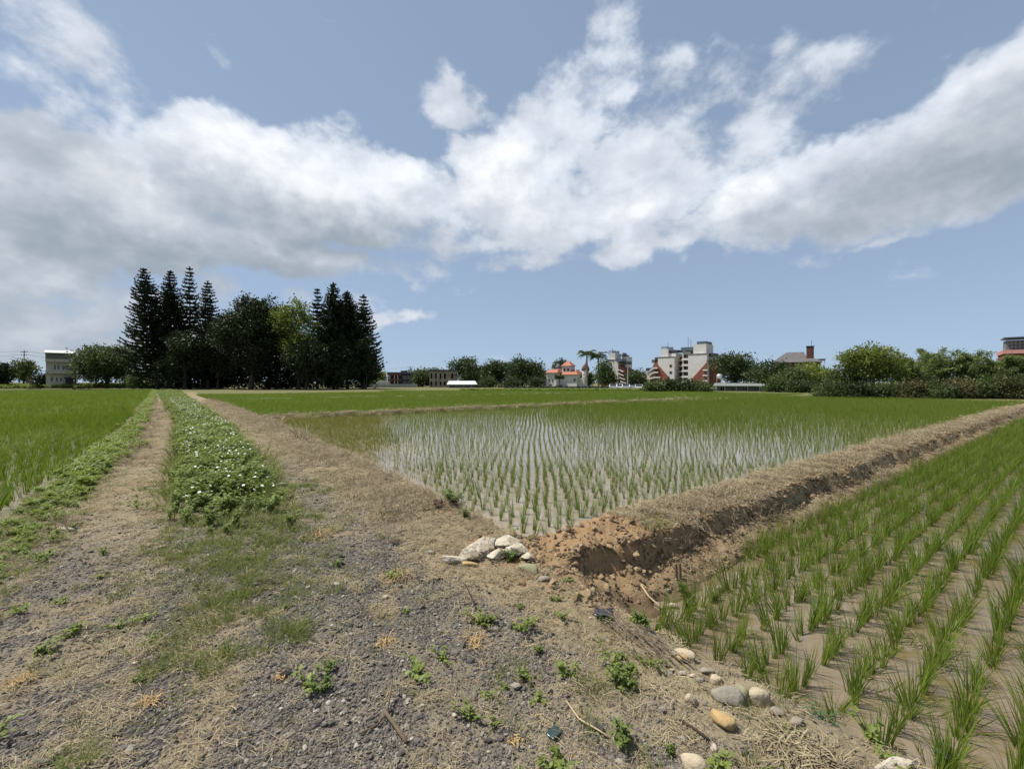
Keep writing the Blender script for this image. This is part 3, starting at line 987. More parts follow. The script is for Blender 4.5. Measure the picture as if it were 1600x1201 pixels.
def conifer(label, px, py_top, Y, half_px, seed, base_px=None, gap=.72, lowest=.10, group='tall conifers of the grove'):
    r = np.random.default_rng(seed)
    m = Y / F
    x, y, _ = at(base_px if base_px else px, Y)
    top = zpx(py_top, Y)
    RAD = half_px * m * 1.4
    e = tree_root('conifer_tree', label, 'tree', x, y, 0, group)
    dx = (px - (base_px or px)) * m
    ax = lambda z: dx * (z / top)
    MB().tube([(ax(z), 0, z) for z in np.linspace(0, top * .985, 9)], [max(.04, .38 * (1 - f) ** .9) for f in np.linspace(0, 1, 9)], 7).build('trunk', BARK, e)
    Ps = []; Ds = []; Ss = []; Vs = []
    z = top * lowest
    while z < top - .3:
        f = z / top
        Lr = RAD * (1.0 - f) ** .74 * (.62 + .38 * min(1, (f - lowest) / .22 + .35)) * 1.12 + .25
        nb = 7 if f < .85 else 5
        a0 = r.uniform(0, 6.28)
        for k in range(nb):
            if r.random() < .05: continue
            a = a0 + 2 * PI * k / nb + r.normal(0, .12)
            L = Lr * r.uniform(.78, 1.08)
            out = np.array([math.cos(a), math.sin(a), 0])
            side = np.array([-out[1], out[0], 0])
            n = max(4, int(L / .34))
            fr = np.linspace(.12, 1, n)
            curve = (-.10 * fr + .34 * fr ** 3) * L * .8
            pts = np.array([ax(z), 0, z]) + out * (fr * L)[:, None] + np.array([0, 0, 1]) * curve[:, None]
            val = r.random()
            for sgn, upk in ((1, .35), (-1, .35), (0, .8), (.6, .9), (-.6, .9)):
                d = out * .8 + side * sgn * .95 + np.array([0, 0, upk])
                Ps.append(pts + r.normal(0, .05, pts.shape)); Ds.append(np.repeat(d[None], n, 0) + r.normal(0, .18, (n, 3)))
                Ss.append((.95 - .3 * fr) * r.uniform(.75, 1.1, n) * min(1, .45 + L / 4)); Vs.append(np.full(n, val))
        z += gap * r.uniform(.82, 1.15)
    # leading shoot
    n = 18
    Ps.append(np.array([dx, 0, top - .9]) + np.array([0, 0, 1]) * r.uniform(0, .8, n)[:, None]); Ds.append(np.stack([r.normal(0, .5, n), r.normal(0, .5, n), np.ones(n)], -1))
    Ss.append(np.full(n, .5)); Vs.append(r.random(n))
    V, Q, val = leaf_cards(np.concatenate(Ps), np.concatenate(Ds), np.concatenate(Ss), .46, r, np.concatenate(Vs))
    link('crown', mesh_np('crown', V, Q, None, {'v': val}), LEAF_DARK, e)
    return e

def crown_mesh(lobes, dens, leaf, r, flat=.8, up=.2):
    Ps = []; Ds = []; Ss = []; Vs = []
    for (cx, cy, cz, rx, ry, rz) in lobes:
        area = (rx * rz + ry * rz + rx * ry) * 4
        ncl = max(14, int(area * dens / (leaf * leaf * 15)))
        d = r.normal(size=(ncl, 3)); d /= np.linalg.norm(d, axis=1, keepdims=True)
        lump = .78 + .5 * (fbm(d[:, 0] * 1.7 + 7 + cx, d[:, 1] * 1.7 + d[:, 2] * 1.3 + cz, 3) - .35)
        rad = lump * r.uniform(.62, 1.0, ncl) ** .5
        cc = np.array([cx, cy, cz]) + d * rad[:, None] * np.array([rx, ry, rz])
        cv = r.random(ncl)
        nl = 26
        sig = leaf * 1.35
        p = np.repeat(cc, nl, 0) + r.normal(size=(ncl * nl, 3)) * sig * np.array([1, 1, flat])
        dd = r.normal(size=(ncl * nl, 3)) * .8 + np.repeat(d, nl, 0) * .7 + np.array([0, 0, up])
        Ps.append(p); Ds.append(dd); Ss.append(leaf * r.uniform(.7, 1.5, len(p))); Vs.append(np.clip(np.repeat(cv, nl) * .6 + r.random(len(p)) * .4, 0, 1))
    return leaf_cards(np.concatenate(Ps), np.concatenate(Ds), np.concatenate(Ss), .55, r, np.concatenate(Vs))

def broadleaf(name, label, px, py_top, py_low, half_px, Y, seed, mat, cat='tree', leaf=None, z0=0.0, trunk=True, dens=1.0, group=None, bark=None, nl=7, deep=.8):
    """crown spans px +- half_px and py_top..py_low"""
    r = np.random.default_rng(seed)
    m = Y / F
    x, y, _ = at(px, Y)
    zt, zl = zpx(py_top, Y), max(zpx(py_low, Y), z0 + .02)
    if not trunk:
        zl = z0 - .45 * (zt - z0)
    hw = half_px * m
    hh = (zt - zl) / 2
    e = tree_root(name, label, cat, x, y, z0, group)
    zc = (zt + zl) / 2 - z0
    lobes = [(0, 0, zc, hw * .66, hw * .66 * deep, hh * .78)]
    for k in range(nl):
        a = 2 * PI * k / nl + r.normal(0, .3)
        q = r.uniform(.42, .62)
        zz = r.uniform(-.55, .55)
        lobes.append((math.cos(a) * hw * q, math.sin(a) * hw * q * deep, zc + zz * hh, hw * r.uniform(.34, .48), hw * r.uniform(.34, .48) * deep, hh * r.uniform(.34, .5)))
    lobes.append((r.normal(0, .12) * hw, 0, zc + hh * .55, hw * .5, hw * .5 * deep, hh * .45))
    leaf = leaf or max(.16, m * 3.0)
    V, Q, val = crown_mesh(lobes, dens, leaf, r)
    ok = V.reshape(-1, 4, 3)[:, :, 2].min(1) > 0
    V = V.reshape(-1, 4, 3)[ok].reshape(-1, 3); val = val.reshape(-1, 4)[ok].ravel(); Q = np.arange(len(V)).reshape(-1, 4)
    link('crown', mesh_np('crown', V, Q, None, {'v': val}), mat, e)
    if trunk:
        tb = MB()
        rad = max(.06, hw * .05)
        tb.tube([(0, 0, 0), (.05 * hw, 0, zc * .35), (0, 0, zc * .8), (0.02 * hw, 0, zc + hh * .4)], [rad * 1.3, rad, rad * .8, rad * .3], 7)
        for k in range(5):
            l = lobes[1 + k]
            h0 = zc * r.uniform(.3, .6)
            tb.tube([(0, 0, h0), (l[0] * .5, l[1] * .5, (h0 + l[2]) * .5 + .1 * hh), (l[0], l[1], l[2])], [rad * .6, rad * .42, rad * .12], 5)
        tb.build('trunk', bark or BARK, e)
    return e

def bamboo(label, px, py_top, half_px, Y, seed, mat, n=26, z0=0.0):
    r = np.random.default_rng(seed)
    m = Y / F
    x, y, _ = at(px, Y)
    top = zpx(py_top, Y) - z0
    hw = half_px * m
    e = tree_root('bamboo_clump', label, 'bamboo', x, y, z0, 'bamboo clumps behind the middle paddy')
    cul = MB()
    Ps = []; Ds = []; Ss = []; Vs = []
    for k in range(n):
        a = r.uniform(0, 6.28)
        out = np.array([math.cos(a), math.sin(a), 0])
        b0 = out * r.uniform(0, .35) * hw
        Hk = top * r.uniform(.7, 1.18)
        arch = hw * r.uniform(.25, 1.0)
        fr = np.linspace(0, 1, 9)
        pts = b0 + out * (arch * fr ** 2.4)[:, None] + np.array([0, 0, 1]) * (Hk * (fr - .16 * fr ** 5))[:, None]
        cul.tube([tuple(p) for p in pts], [.035 * (1.05 - f) + .006 for f in fr], 5)
        cv = r.random()
        nl = 330
        f = r.uniform(.12, 1.0, nl) ** .8
        base = b0 + out * (arch * f ** 2.4)[:, None] + np.array([0, 0, 1]) * (Hk * (f - .16 * f ** 5))[:, None]
        base += r.normal(size=(nl, 3)) * np.array([.34, .34, .22]) * (1.15 - .75 * f)[:, None]
        d = r.normal(size=(nl, 3)) * .8 + np.array([0, 0, -.55]) + out * .4
        Ps.append(base); Ds.append(d); Ss.append(r.uniform(.2, .42, nl)); Vs.append(np.clip(cv * .6 + r.random(nl) * .4, 0, 1))
    V, Q, val = leaf_cards(np.concatenate(Ps), np.concatenate(Ds), np.concatenate(Ss), .3, r, np.concatenate(Vs))
    V[:, 2] = np.maximum(V[:, 2], .02)
    cul.build('culms', pmat('bamboo_culm', (0.16, 0.17, 0.07), .6, .3, .3, 2), e)
    link('crown', mesh_np('crown', V, Q, None, {'v': val}), mat, e)
    return e

def palm(label, px, py_top, py_base, Y, seed, L=3.2, trunk_r=.2, z0=0.0):
    r = np.random.default_rng(seed)
    x, y, _ = at(px, Y)
    top = zpx(py_top, Y)
    e = tree_root('palm_tree', label, 'palm', x, y, z0, 'palms by the villa')
    hh = top - L * .62
    MB().tube([(0, 0, z) for z in np.linspace(0, hh, 8)], [trunk_r * (1.15 - .35 * f + .18 * math.sin(f * 3.1)) for f in np.linspace(0, 1, 8)], 9).build('trunk', BARK_PALE, e)
    MB().tube([(0, 0, hh - .05), (0, 0, hh + .5), (0, 0, hh + 1.1)], [trunk_r * .95, trunk_r * .85, trunk_r * .4], 9).build('crownshaft', pmat('palm_shaft', (0.10, 0.16, 0.05), .5, .3, .2), e)
    for k in range(15):
        a = 2 * PI * k / 15 + r.normal(0, .15)
        out = np.array([math.cos(a), math.sin(a), 0]); side = np.array([-out[1], out[0], 0])
        rise = [1.5, .9, .35][k % 3] * r.uniform(.8, 1.2)
        n = 30
        f = np.linspace(.08, 1, n)
        l = L * r.uniform(.85, 1.1)
        p = np.array([0, 0, hh + .9]) + out * (l * f * (1 - .12 * f))[:, None] + np.array([0, 0, 1]) * (l * (rise * f * .75 - (.55 + .35 * rise) * f ** 2.2))[:, None]
        Ps = []; Ds = []; Ss = []
        for sg in (1, -1):
            for up in (.25, -.35):
                Ps.append(p); Ds.append(np.repeat((side * sg + out * .55 + np.array([0, 0, up]))[None], n, 0) + r.normal(0, .12, (n, 3)))
                Ss.append(.85 * np.sin(np.clip(f * 2.7 + .35, 0, PI)) + .12)
        V, Q, val = leaf_cards(np.concatenate(Ps), np.concatenate(Ds), np.concatenate(Ss), .16, r, r.random(n * 4))
        link('frond', mesh_np('frond', V, Q, None, {'v': val}), LEAF_MID, e)
    return e

GY = 97
conifer('tall dark conifer at the road end, leftmost of the grove', 225, 420, GY, 30, 11, base_px=246)
conifer('broad tall conifer beside the leftmost one in the grove', 267, 424, GY + 3, 24, 12, gap=.6)
conifer('tallest thin conifer with a tufted top left of the round tree', 297, 418, GY + 6, 18, 13, gap=.95)
conifer('slim pointed conifer just left of the big round tree', 325, 440, GY + 2, 20, 14)
conifer('tallest dense conifer at the right side of the grove', 521, 442, GY, 27, 15, gap=.5)
conifer('dense conifer pressed behind the tall one at the grove right side', 543, 455, GY + 4, 27, 16, gap=.5)
conifer('slim separate conifer standing rightmost in the grove', 568, 461, GY + 2, 23, 17)
conifer('ragged thin conifer poking above the yellow green tree', 496, 452, GY + 5, 19, 18, gap=.9)
G2 = 'broadleaf trees of the grove'
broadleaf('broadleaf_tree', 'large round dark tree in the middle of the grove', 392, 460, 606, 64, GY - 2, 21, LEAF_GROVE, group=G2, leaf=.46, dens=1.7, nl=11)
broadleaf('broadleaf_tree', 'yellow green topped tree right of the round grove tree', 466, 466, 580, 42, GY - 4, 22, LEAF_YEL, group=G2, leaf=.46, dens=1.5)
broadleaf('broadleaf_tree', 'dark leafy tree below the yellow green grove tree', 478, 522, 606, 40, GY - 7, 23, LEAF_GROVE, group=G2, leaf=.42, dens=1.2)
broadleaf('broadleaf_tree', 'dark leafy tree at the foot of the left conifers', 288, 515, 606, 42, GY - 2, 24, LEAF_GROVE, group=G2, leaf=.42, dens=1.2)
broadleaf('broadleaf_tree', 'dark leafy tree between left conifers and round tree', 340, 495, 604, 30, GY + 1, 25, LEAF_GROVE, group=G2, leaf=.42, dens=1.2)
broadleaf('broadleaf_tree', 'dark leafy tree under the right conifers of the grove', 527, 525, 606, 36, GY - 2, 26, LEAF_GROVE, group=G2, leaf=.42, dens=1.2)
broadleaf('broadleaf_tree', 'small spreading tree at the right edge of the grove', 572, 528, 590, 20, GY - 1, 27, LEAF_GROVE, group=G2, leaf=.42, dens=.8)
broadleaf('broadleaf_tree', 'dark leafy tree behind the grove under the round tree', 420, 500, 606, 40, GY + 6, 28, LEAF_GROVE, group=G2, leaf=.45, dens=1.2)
broadleaf('shrub', 'brown green bush at the foot of the leftmost conifer', 222, 578, 606, 20, GY + 3, 29, LEAF_MID, 'shrub', leaf=.4, trunk=False)
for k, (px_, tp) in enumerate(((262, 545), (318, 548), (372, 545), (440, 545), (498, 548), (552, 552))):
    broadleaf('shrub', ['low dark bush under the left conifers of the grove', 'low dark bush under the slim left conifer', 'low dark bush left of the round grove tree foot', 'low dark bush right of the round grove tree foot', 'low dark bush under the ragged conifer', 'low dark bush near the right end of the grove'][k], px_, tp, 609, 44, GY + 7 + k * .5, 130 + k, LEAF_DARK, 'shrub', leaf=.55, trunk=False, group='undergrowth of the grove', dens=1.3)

# trees behind the fields
broadleaf('broadleaf_tree', 'wide bushy tree right of the pale three storey house', 166, 541, 608, 50, 112, 31, LEAF_MID, leaf=.52, nl=12, dens=1.5)
broadleaf('broadleaf_tree', 'small spreading tree beside the utility pole at the left edge', 36, 561, 596, 20, 116, 32, LEAF_MID, leaf=.45)
broadleaf('broadleaf_tree', 'dark tree cut by the left edge of the picture', 2, 565, 604, 13, 114, 33, LEAF_DARK, leaf=.45)
broadleaf('shrub', 'low dark shrub in front of the pale house', 66, 583, 604, 10, 112, 34, LEAF_DARK, 'shrub', leaf=.4, trunk=False)
broadleaf('shrub', 'pale green weedy bush left of the conifers', 205, 588, 606, 14, 110, 35, LEAF_MID, 'shrub', leaf=.4, trunk=False)
FT = 'trees among the distant houses'
for (nm, lb, px_, tp, lo, hw_, Y_, mt, lf) in (
    ('broadleaf_tree', 'bright bushy tree left of the dark balcony house', 585, 580, 604, 19, 150, LEAF_YEL, .6),
    ('broadleaf_tree', 'bushy tree between the dark house and the ruin', 660, 583, 606, 12, 140, LEAF_MID, .6),
    ('broadleaf_tree', 'round topped tree behind the white roofed shed', 730, 560, 606, 25, 140, LEAF_FAR, .6),
    ('broadleaf_tree', 'dark broad tree right of the round topped shed tree', 770, 566, 606, 26, 152, LEAF_FAR, .62),
    ('broadleaf_tree', 'large dark tree left of the white villa', 815, 562, 607, 30, 140, LEAF_FAR, .6),
    ('broadleaf_tree', 'low dark tree filling the gap right of the white roofed shed', 751, 574, 607, 26, 158, LEAF_FAR, .62),
    ('broadleaf_tree', 'low dark tree between the two broad trees left of the villa', 793, 570, 607, 28, 156, LEAF_FAR, .62),
    ('broadleaf_tree', 'low dark tree against the left wall of the villa', 840, 578, 607, 20, 162, LEAF_FAR, .62),
    ('broadleaf_tree', 'pale green tree far behind the dark balcony house', 668, 580, 606, 34, 185, LEAF_MID, .75),
    ('broadleaf_tree', 'dark tree behind the pale pole and parked cars', 1000, 583, 608, 18, 165, LEAF_FAR, .65),
    ('broadleaf_tree', 'dark tree rising behind the villa roofs', 880, 563, 600, 16, 176, LEAF_FAR, .7),
    ('broadleaf_tree', 'low tree right of the villa behind the palms', 915, 586, 606, 14, 160, LEAF_MID, .6),
    ('broadleaf_tree', 'leafy tree in front of the far apartment block', 946, 565, 606, 16, 138, LEAF_MID, .55),
    ('broadleaf_tree', 'small tree between the two apartment blocks', 994, 585, 608, 14, 140, LEAF_FAR, .55),
    ('broadleaf_tree', 'large dark tree right of the apartment block', 1147, 553, 606, 36, 118, LEAF_FAR, .5),
    ('broadleaf_tree', 'dark tree in front of the brick house', 1205, 566, 610, 32, 100, LEAF_FAR, .45),
    ('broadleaf_tree', 'yellow green tree right of the brick house', 1268, 571, 610, 36, 92, LEAF_YEL, .4),
    ('broadleaf_tree', 'green tree left of the yellow green tree by brick house', 1238, 578, 612, 24, 84, LEAF_MID, .4)):
    broadleaf(nm, lb, px_, tp - 2, lo + 6, hw_ * 1.12, Y_, int(px_), mt, leaf=lf, group=FT, dens=1.5)
for k, (px_, tp, hw_, Y_, mt) in enumerate(((1022, 596, 17, 74, LEAF_MID), (1048, 594, 16, 75, LEAF_FAR), (1075, 593, 17, 74, LEAF_FAR), (1098, 597, 16, 73, LEAF_MID), (760, 588, 20, 128, LEAF_FAR), (798, 590, 20, 128, LEAF_FAR), (838, 588, 14, 126, LEAF_FAR), (1215, 592, 22, 70, LEAF_MID), (1250, 594, 20, 66, LEAF_FAR))):
    lb = ['bush at the left foot of the apartment block', 'dark bush before the apartment gap', 'dark bush below the right apartment tower', 'bush between apartment block and low shed', 'dark bush beside the white roofed shed',
          'dark bush in the middle of the distant hedge', 'dark bush at the left corner of the villa', 'olive bush right of the low shed', 'dark bush below the yellow green tree'][k]
    broadleaf('shrub', lb, px_, tp, 614, hw_, Y_, 200 + k, mt, 'shrub', leaf=.3, trunk=False, group='bushes along the far field edge', z0=-.1)
# right-hand thicket
broadleaf('broadleaf_tree', 'round bright green tree with pale limbs in the thicket', 1362, 539, 604, 50, 47, 41, LEAF_YEL, leaf=.22, nl=10, bark=BARK_PALE, dens=1.3)
broadleaf('broadleaf_tree', 'green bushy tree left of the round thicket tree', 1320, 572, 612, 30, 49, 42, LEAF_MID, leaf=.22)
bamboo('feathery bamboo clump right of the round green tree', 1432, 549, 34, 47, 51, LEAF_BAMBOO)
bamboo('tallest feathery bamboo clump in the thicket', 1470, 543, 34, 48, 52, LEAF_BAMBOO)
bamboo('bamboo clump with arching tips left of the red building', 1520, 548, 38, 47, 53, LEAF_BAMBOO)
bamboo('bamboo clump in front of the red building', 1568, 556, 38, 46, 54, LEAF_BAMBOO)
bamboo('bamboo clump cut by the right edge of the picture', 1612, 562, 36, 45, 55, LEAF_BAMBOO)
for k, (px_, tp, hw_, Y_, mt) in enumerate(((1295, 596, 26, 46, LEAF_MID), (1335, 598, 28, 44, LEAF_GROVE), (1378, 594, 28, 44, LEAF_MID), (1420, 592, 28, 43, LEAF_BROWN), (1462, 598, 26, 42, LEAF_MID), (1500, 590, 30, 42, LEAF_BROWN), (1540, 586, 32, 42, LEAF_MID), (1580, 582, 34, 41, LEAF_BROWN), (1620, 580, 34, 40, LEAF_MID))):
    lb = ['olive bush at the left end of the thicket', 'dark green bush below the round thicket tree', 'green bush under the pale limbs', 'brownish bush below the first bamboo', 'green bush below the tallest bamboo', 'brownish bush left of the arching bamboo foot',
          'green bush below the arching bamboo', 'brownish bush near the end of the earth bank', 'green bush at the right picture edge'][k]
    broadleaf('shrub', lb, px_, tp, 632, hw_, Y_, 220 + k, mt, 'shrub', leaf=.18, trunk=False, group='bushes of the right-hand thicket', z0=-.1)
for k, (px_, tp, Y_) in enumerate(((1310, 606, 47), (1350, 610, 45), (1440, 608, 43.5), (1480, 606, 43))):
    broadleaf('shrub', ['low shrub at the paddy edge under the thicket left end', 'low shrub at the paddy edge under the round tree', 'low shrub at the paddy edge under the first bamboo', 'low shrub at the paddy edge under the tallest bamboo'][k], px_, tp, 630, 20, Y_ - 1, 260 + k, LEAF_GROVE, 'shrub', leaf=.17, trunk=False, group='low shrubs along the paddy end', z0=-.12)
palm('taller palm left of the far apartment block', 917, 546, 610, 146, 61, 4.3, .3)
palm('second palm overlapping the far apartment block', 935, 550, 610, 148, 62, 4.2, .28)
palm('small palm in front of the white villa', 874, 588, 606, 148, 63, 2.0, .2)

# ------------------------------------------------------------------ buildings
WHITE = pmat('plaster_white', (0.66, 0.64, 0.60), .85, .2, .14, .6)
CREAM = pmat('plaster_cream', (0.46, 0.43, 0.35), .85, .2, .2, .6)
PALE = pmat('plaster_pale', (0.58, 0.56, 0.53), .85, .2, .15, .5)
GREYW = pmat('render_grey', (0.20, 0.20, 0.185), .9, .2, .3, .8)
RUIN = pmat('weathered_render', (0.33, 0.29, 0.23), .95, .1, .55, .7, 0, (0.14, 0.115, 0.09))
BRICK = pmat('brick_red', (0.235, 0.095, 0.065), .9, .1, .35, 1.2)
BRICKD = pmat('brick_dark', (0.15, 0.075, 0.055), .9, .1, .4, 1.2)
TILE = pmat('roof_tile_orange', (0.38, 0.15, 0.09), .7, .3, .3, 1.5)
TILEG = pmat('roof_tile_grey', (0.12, 0.115, 0.115), .7, .3, .3, 1.5)
DARK = pmat('dark_metal', (0.045, 0.05, 0.058), .6, .4, .3, 2)
SLATE = pmat('slate_blue_metal', (0.09, 0.12, 0.145), .5, .4, .2, 2)
ROOFW = pmat('roof_sheet_white', (0.58, 0.6, 0.58), .5, .4, .12, .5)
CONC = pmat('concrete', (0.34, 0.33, 0.31), .9, .2, .25, 1.5)
PINK = pmat('awning_pink', (0.50, 0.25, 0.22), .7, .3, .2, 2)
WIRE = pmat('wire', (0.03, 0.03, 0.03), .6)
def glass_mat():
    m = bpy.data.materials.new('window_glass')
    m.use_nodes = True
    b = m.node_tree.nodes['Principled BSDF']
    b.inputs['Base Color'].default_value = (0.02, 0.025, 0.03, 1)
    b.inputs['Roughness'].default_value = .08
    b.inputs['Specular IOR Level'].default_value = .6
    return m
GLASS = glass_mat()

class Bld:
    """a house set by its picture bearing and distance; local x across the view, y away, z up, turned to face the road"""
    def __init__(self, name, label, cat, pc, Y, turn=0.0, z0=0.0):
        self.Y = Y; self.pc = pc
        az_ = math.atan((pc - 800) / F)
        self.k = Y * math.cos(az_) / F if True else 0
        x, y, _ = at(pc, Y)
        self.e = empty(name, (x, y, z0), -az_ + R(turn))
        self.z0 = z0
        tag(self.e, label, cat)
    def x(self, px): return (px - self.pc) * self.k
    def z(self, py): return zpx(py, self.Y) - self.z0
    def box(self, name, mat, p0, p1, top, bot, d0, d1, parent=None):
        zb = 0.0 if bot is None else self.z(bot)
        return MB().box(self.x(p0), self.x(p1), d0, d1, zb, self.z(top)).build(name, mat, parent or self.e)
    def window(self, p0, p1, top, bot, d, frame=WHITE, mull=1, parent=None):
        x0, x1, z0, z1 = self.x(p0), self.x(p1), self.z(bot), self.z(top)
        t = .09
        fr = MB()
        fr.box(x0 - t, x1 + t, d - .08, d + .05, z0 - t, z0).box(x0 - t, x1 + t, d - .08, d + .05, z1, z1 + t)
        fr.box(x0 - t, x0, d - .08, d + .05, z0, z1).box(x1, x1 + t, d - .08, d + .05, z0, z1)
        for q in range(mull):
            xm = x0 + (x1 - x0) * (q + 1) / (mull + 1)
            fr.box(xm - .035, xm + .035, d - .06, d + .05, z0, z1)
        f = fr.build('window', frame, parent or self.e)
        MB().box(x0 + .002, x1 - .002, d - .03, d + .04, z0 + .002, z1 - .002).build('pane', GLASS, f)
        return f

# pale three-storey house
b = Bld('house', 'pale three storey house with a bright sheet roof and grey upper band', 'house', 94, 112)
b.box('wall', CREAM, 72, 117, 552, None, 0, 9)
b.box('upper_cladding', GREYW, 71.4, 117.2, 552.4, 560.6, -.25, 0)
b.box('balcony_band', CREAM, 71.4, 117.2, 561, 565.6, -.9, -.02)
b.box('balcony_band', CREAM, 71.4, 117.2, 579.4, 583.6, -.9, -.02)
b.box('side_wall', GREYW, 117, 120.5, 556, None, .3, 9)
MB().frustum(b.x(70), b.x(121), -1.3, 9.6, b.z(551.6), b.x(70.5), b.x(120), .5, 9.4, b.z(547.4)).build('roof', ROOFW, b.e)
for p0 in (84, 89.4, 97, 102.6):
    b.window(p0, p0 + 4.2, 570, 577.4, 0, mull=0)
for p0 in (79, 87, 93):
    b.window(p0, p0 + 4, 589.5, 595.5, 0, mull=0)
b.box('garage_door', DARK, 102, 115, 591, None, -.06, 0)
b.box('canopy', DARK, 100, 117, 589, 590.6, -2.0, -.05)
b2 = Bld('shed', 'low pale shed roof beside the small tree at the left edge', 'shed', 46, 118)
b2.box('wall', PALE, 40, 53, 590, None, 0, 5)
MB().frustum(b2.x(38), b2.x(55), -.5, 5.5, b2.z(590), b2.x(40), b2.x(53), 2.2, 3, b2.z(584)).build('roof', ROOFW, b2.e)

# dark balcony house and white shed
b = Bld('house', 'dark two storey house with red balconies and a rooftop hut', 'house', 630, 150)
b.box('wall', DARK, 607, 651, 584, None, 0, 9)
b.box('roof', SLATE, 605, 652.5, 581.4, 583.9, -.8, 9.6)
b.box('rooftop_hut', DARK, 626, 637, 578.6, 581.4, 3, 7)
b.box('balcony', BRICK, 606, 627, 592, 594.4, -1.6, -.01)
b.box('balcony', BRICK, 606, 627, 584.6, 586.4, -1.6, -.01)
for p0 in (609, 616, 621): b.box('column', PALE, p0, p0 + 1, 586.4, None, -1.5, -1.2)
for p0 in (630, 637, 644): b.window(p0, p0 + 4.5, 587, 592, 0, CONC)
for p0 in (630, 638): b.window(p0, p0 + 5, 596, 601, 0, CONC)
b = Bld('shed', 'small white gabled shed before the dark balcony house', 'shed', 598, 138)
b.box('wall', WHITE, 588, 608, 598, None, 0, 4)
MB().prism([(b.x(587), b.z(598)), (b.x(609), b.z(598)), (b.x(604), b.z(594.4)), (b.x(592), b.z(594.6))], -.3, 4.3).build('roof', ROOFW, b.e)
b.box('door', DARK, 590, 593, 599.5, None, -.05, 0)
b.box('door', DARK, 599, 603, 600, None, -.05, 0)
b = Bld('wall', 'low pale garden wall in front of the dark balcony house', 'wall', 610, 134)
b.box('wall', CONC, 570, 652, 601, None, 0, .3)
b.box('coping', PALE, 569.5, 652.5, 600.2, 600.95, -.06, .36)
tag(b.e, kind='thing')

# weathered ruin
b = Bld('abandoned_house', 'weathered two storey shell with empty window openings', 'house', 692, 136)
wl = MB()
X0, X1 = b.x(671), b.x(714)
zs = [0, b.z(602), b.z(596), b.z(591.5), b.z(583), b.z(579.6)]
ops = [(673.2, 675.6), (680, 682.6), (687, 689.6), (693.6, 696.4), (705, 708)]
xs = [671] + [v for o_ in ops for v in o_] + [714]
for i in range(len(xs) - 1):
    if i % 2 == 0:
        wl.box(b.x(xs[i]), b.x(xs[i + 1]), 0, .35, 0, zs[5])
    else:
        wl.box(b.x(xs[i]), b.x(xs[i + 1]), 0.003, .347, 0, zs[1])
        wl.box(b.x(xs[i]), b.x(xs[i + 1]), 0.003, .347, zs[2], zs[3])
        wl.box(b.x(xs[i]), b.x(xs[i + 1]), 0.003, .347, zs[4], zs[5])
wl.box(X0, X0 + .35, .36, 8, 0, zs[5]).box(X1 - .35, X1, .36, 8, 0, zs[5]).box(X0 + .36, X1 - .36, 7.6, 8, 0, zs[5])
wl.build('wall', RUIN, b.e)
MB().box(X0 + .36, X1 - .36, .4, 7.5, b.z(594), b.z(593.2)).build('floor_slab', CONC, b.e)
MB().box(X0 - .2, X1 + .2, -.25, 8.2, zs[5] + .002, b.z(577.6)).build('parapet', DARK, b.e)
b = Bld('shed', 'long low shed with a white roof right of the ruin', 'shed', 722, 124)
b.box('wall', GREYW, 702, 743, 600.5, None, .4, 5)
MB().frustum(b.x(698), b.x(746), -.6, 5.4, b.z(600.4), b.x(701), b.x(743), 1.6, 3.2, b.z(594.8)).build('roof', ROOFW, b.e)
for p0 in (700, 712, 724, 736): b.box('post', CONC, p0, p0 + .8, 600.5, None, -.4, -.2)

# white villa
b = Bld('villa', 'white villa with orange tiled roofs and domed corner towers', 'house', 874, 156, -24)
b.box('wall', WHITE, 851, 868, 582, None, 0, 8)
b.box('wall', WHITE, 842, 850.8, 587, None, 2, 8)
b.box('wall', WHITE, 868.2, 898, 585, None, 3, 10)
b.box('wall', PALE, 898.2, 909, 590, None, 4, 10)
MB().frustum(b.x(850), b.x(871.5), -.5, 8.4, b.z(582), b.x(855), b.x(867), 3, 5, b.z(576)).build('roof', TILE, b.e)
MB().frustum(b.x(840.8), b.x(851), 1.6, 8.4, b.z(587), b.x(844), b.x(850.5), 4, 6, b.z(580.4)).build('roof', TILE, b.e)
MB().frustum(b.x(872), b.x(900), 2.4, 10.4, b.z(584.9), b.x(877), b.x(893), 5, 7, b.z(577)).build('roof', TILE, b.e)
b.box('tower', WHITE, 871, 886, 571, 585, 4, 8)
MB().frustum(b.x(869.6), b.x(888), 3.5, 8.5, b.z(571), b.x(877), b.x(880), 5.6, 6.4, b.z(563)).build('tower_roof', TILE, b.e)
for (pc_, top_, r_, mt) in ((858.5, 565, 5.0, TILEG), (906, 568, 6.2, BRICKD)):
    rad = r_ * b.k
    zc = b.z(top_ + 10)
    MB().lathe([(rad * .92, b.z(590)), (rad * .92, zc)], 12, (b.x(pc_), 7)).build('tower', WHITE, b.e)
    MB().lathe([(rad * 1.05, zc), (rad * .98, zc + rad * .5), (rad * .7, zc + rad * 1.1), (rad * .3, zc + rad * 1.5), (rad * .06, zc + rad * 1.75), (rad * .04, zc + rad * 2.3)], 14, (b.x(pc_), 7)).build('dome', mt, b.e, smooth=True)
for p0 in (855.4, 861): b.window(p0, p0 + 2.8, 592, 597, 0)
b.window(857, 861, 600, 603.4, 0)
for p0 in (893, ): b.window(p0, p0 + 3, 591, 596, 3)
b.window(873.5, 876.5, 575, 579, 4, mull=0); b.window(880, 883, 575, 579, 4, mull=0)
b.box('awning', ROOFW, 867, 874, 600.4, 601.2, -1.5, 2.9)
b = Bld('house', 'small house with an orange roof right of the villa', 'house', 915, 168)
b.box('wall', WHITE, 909, 923, 589, None, 0, 6)
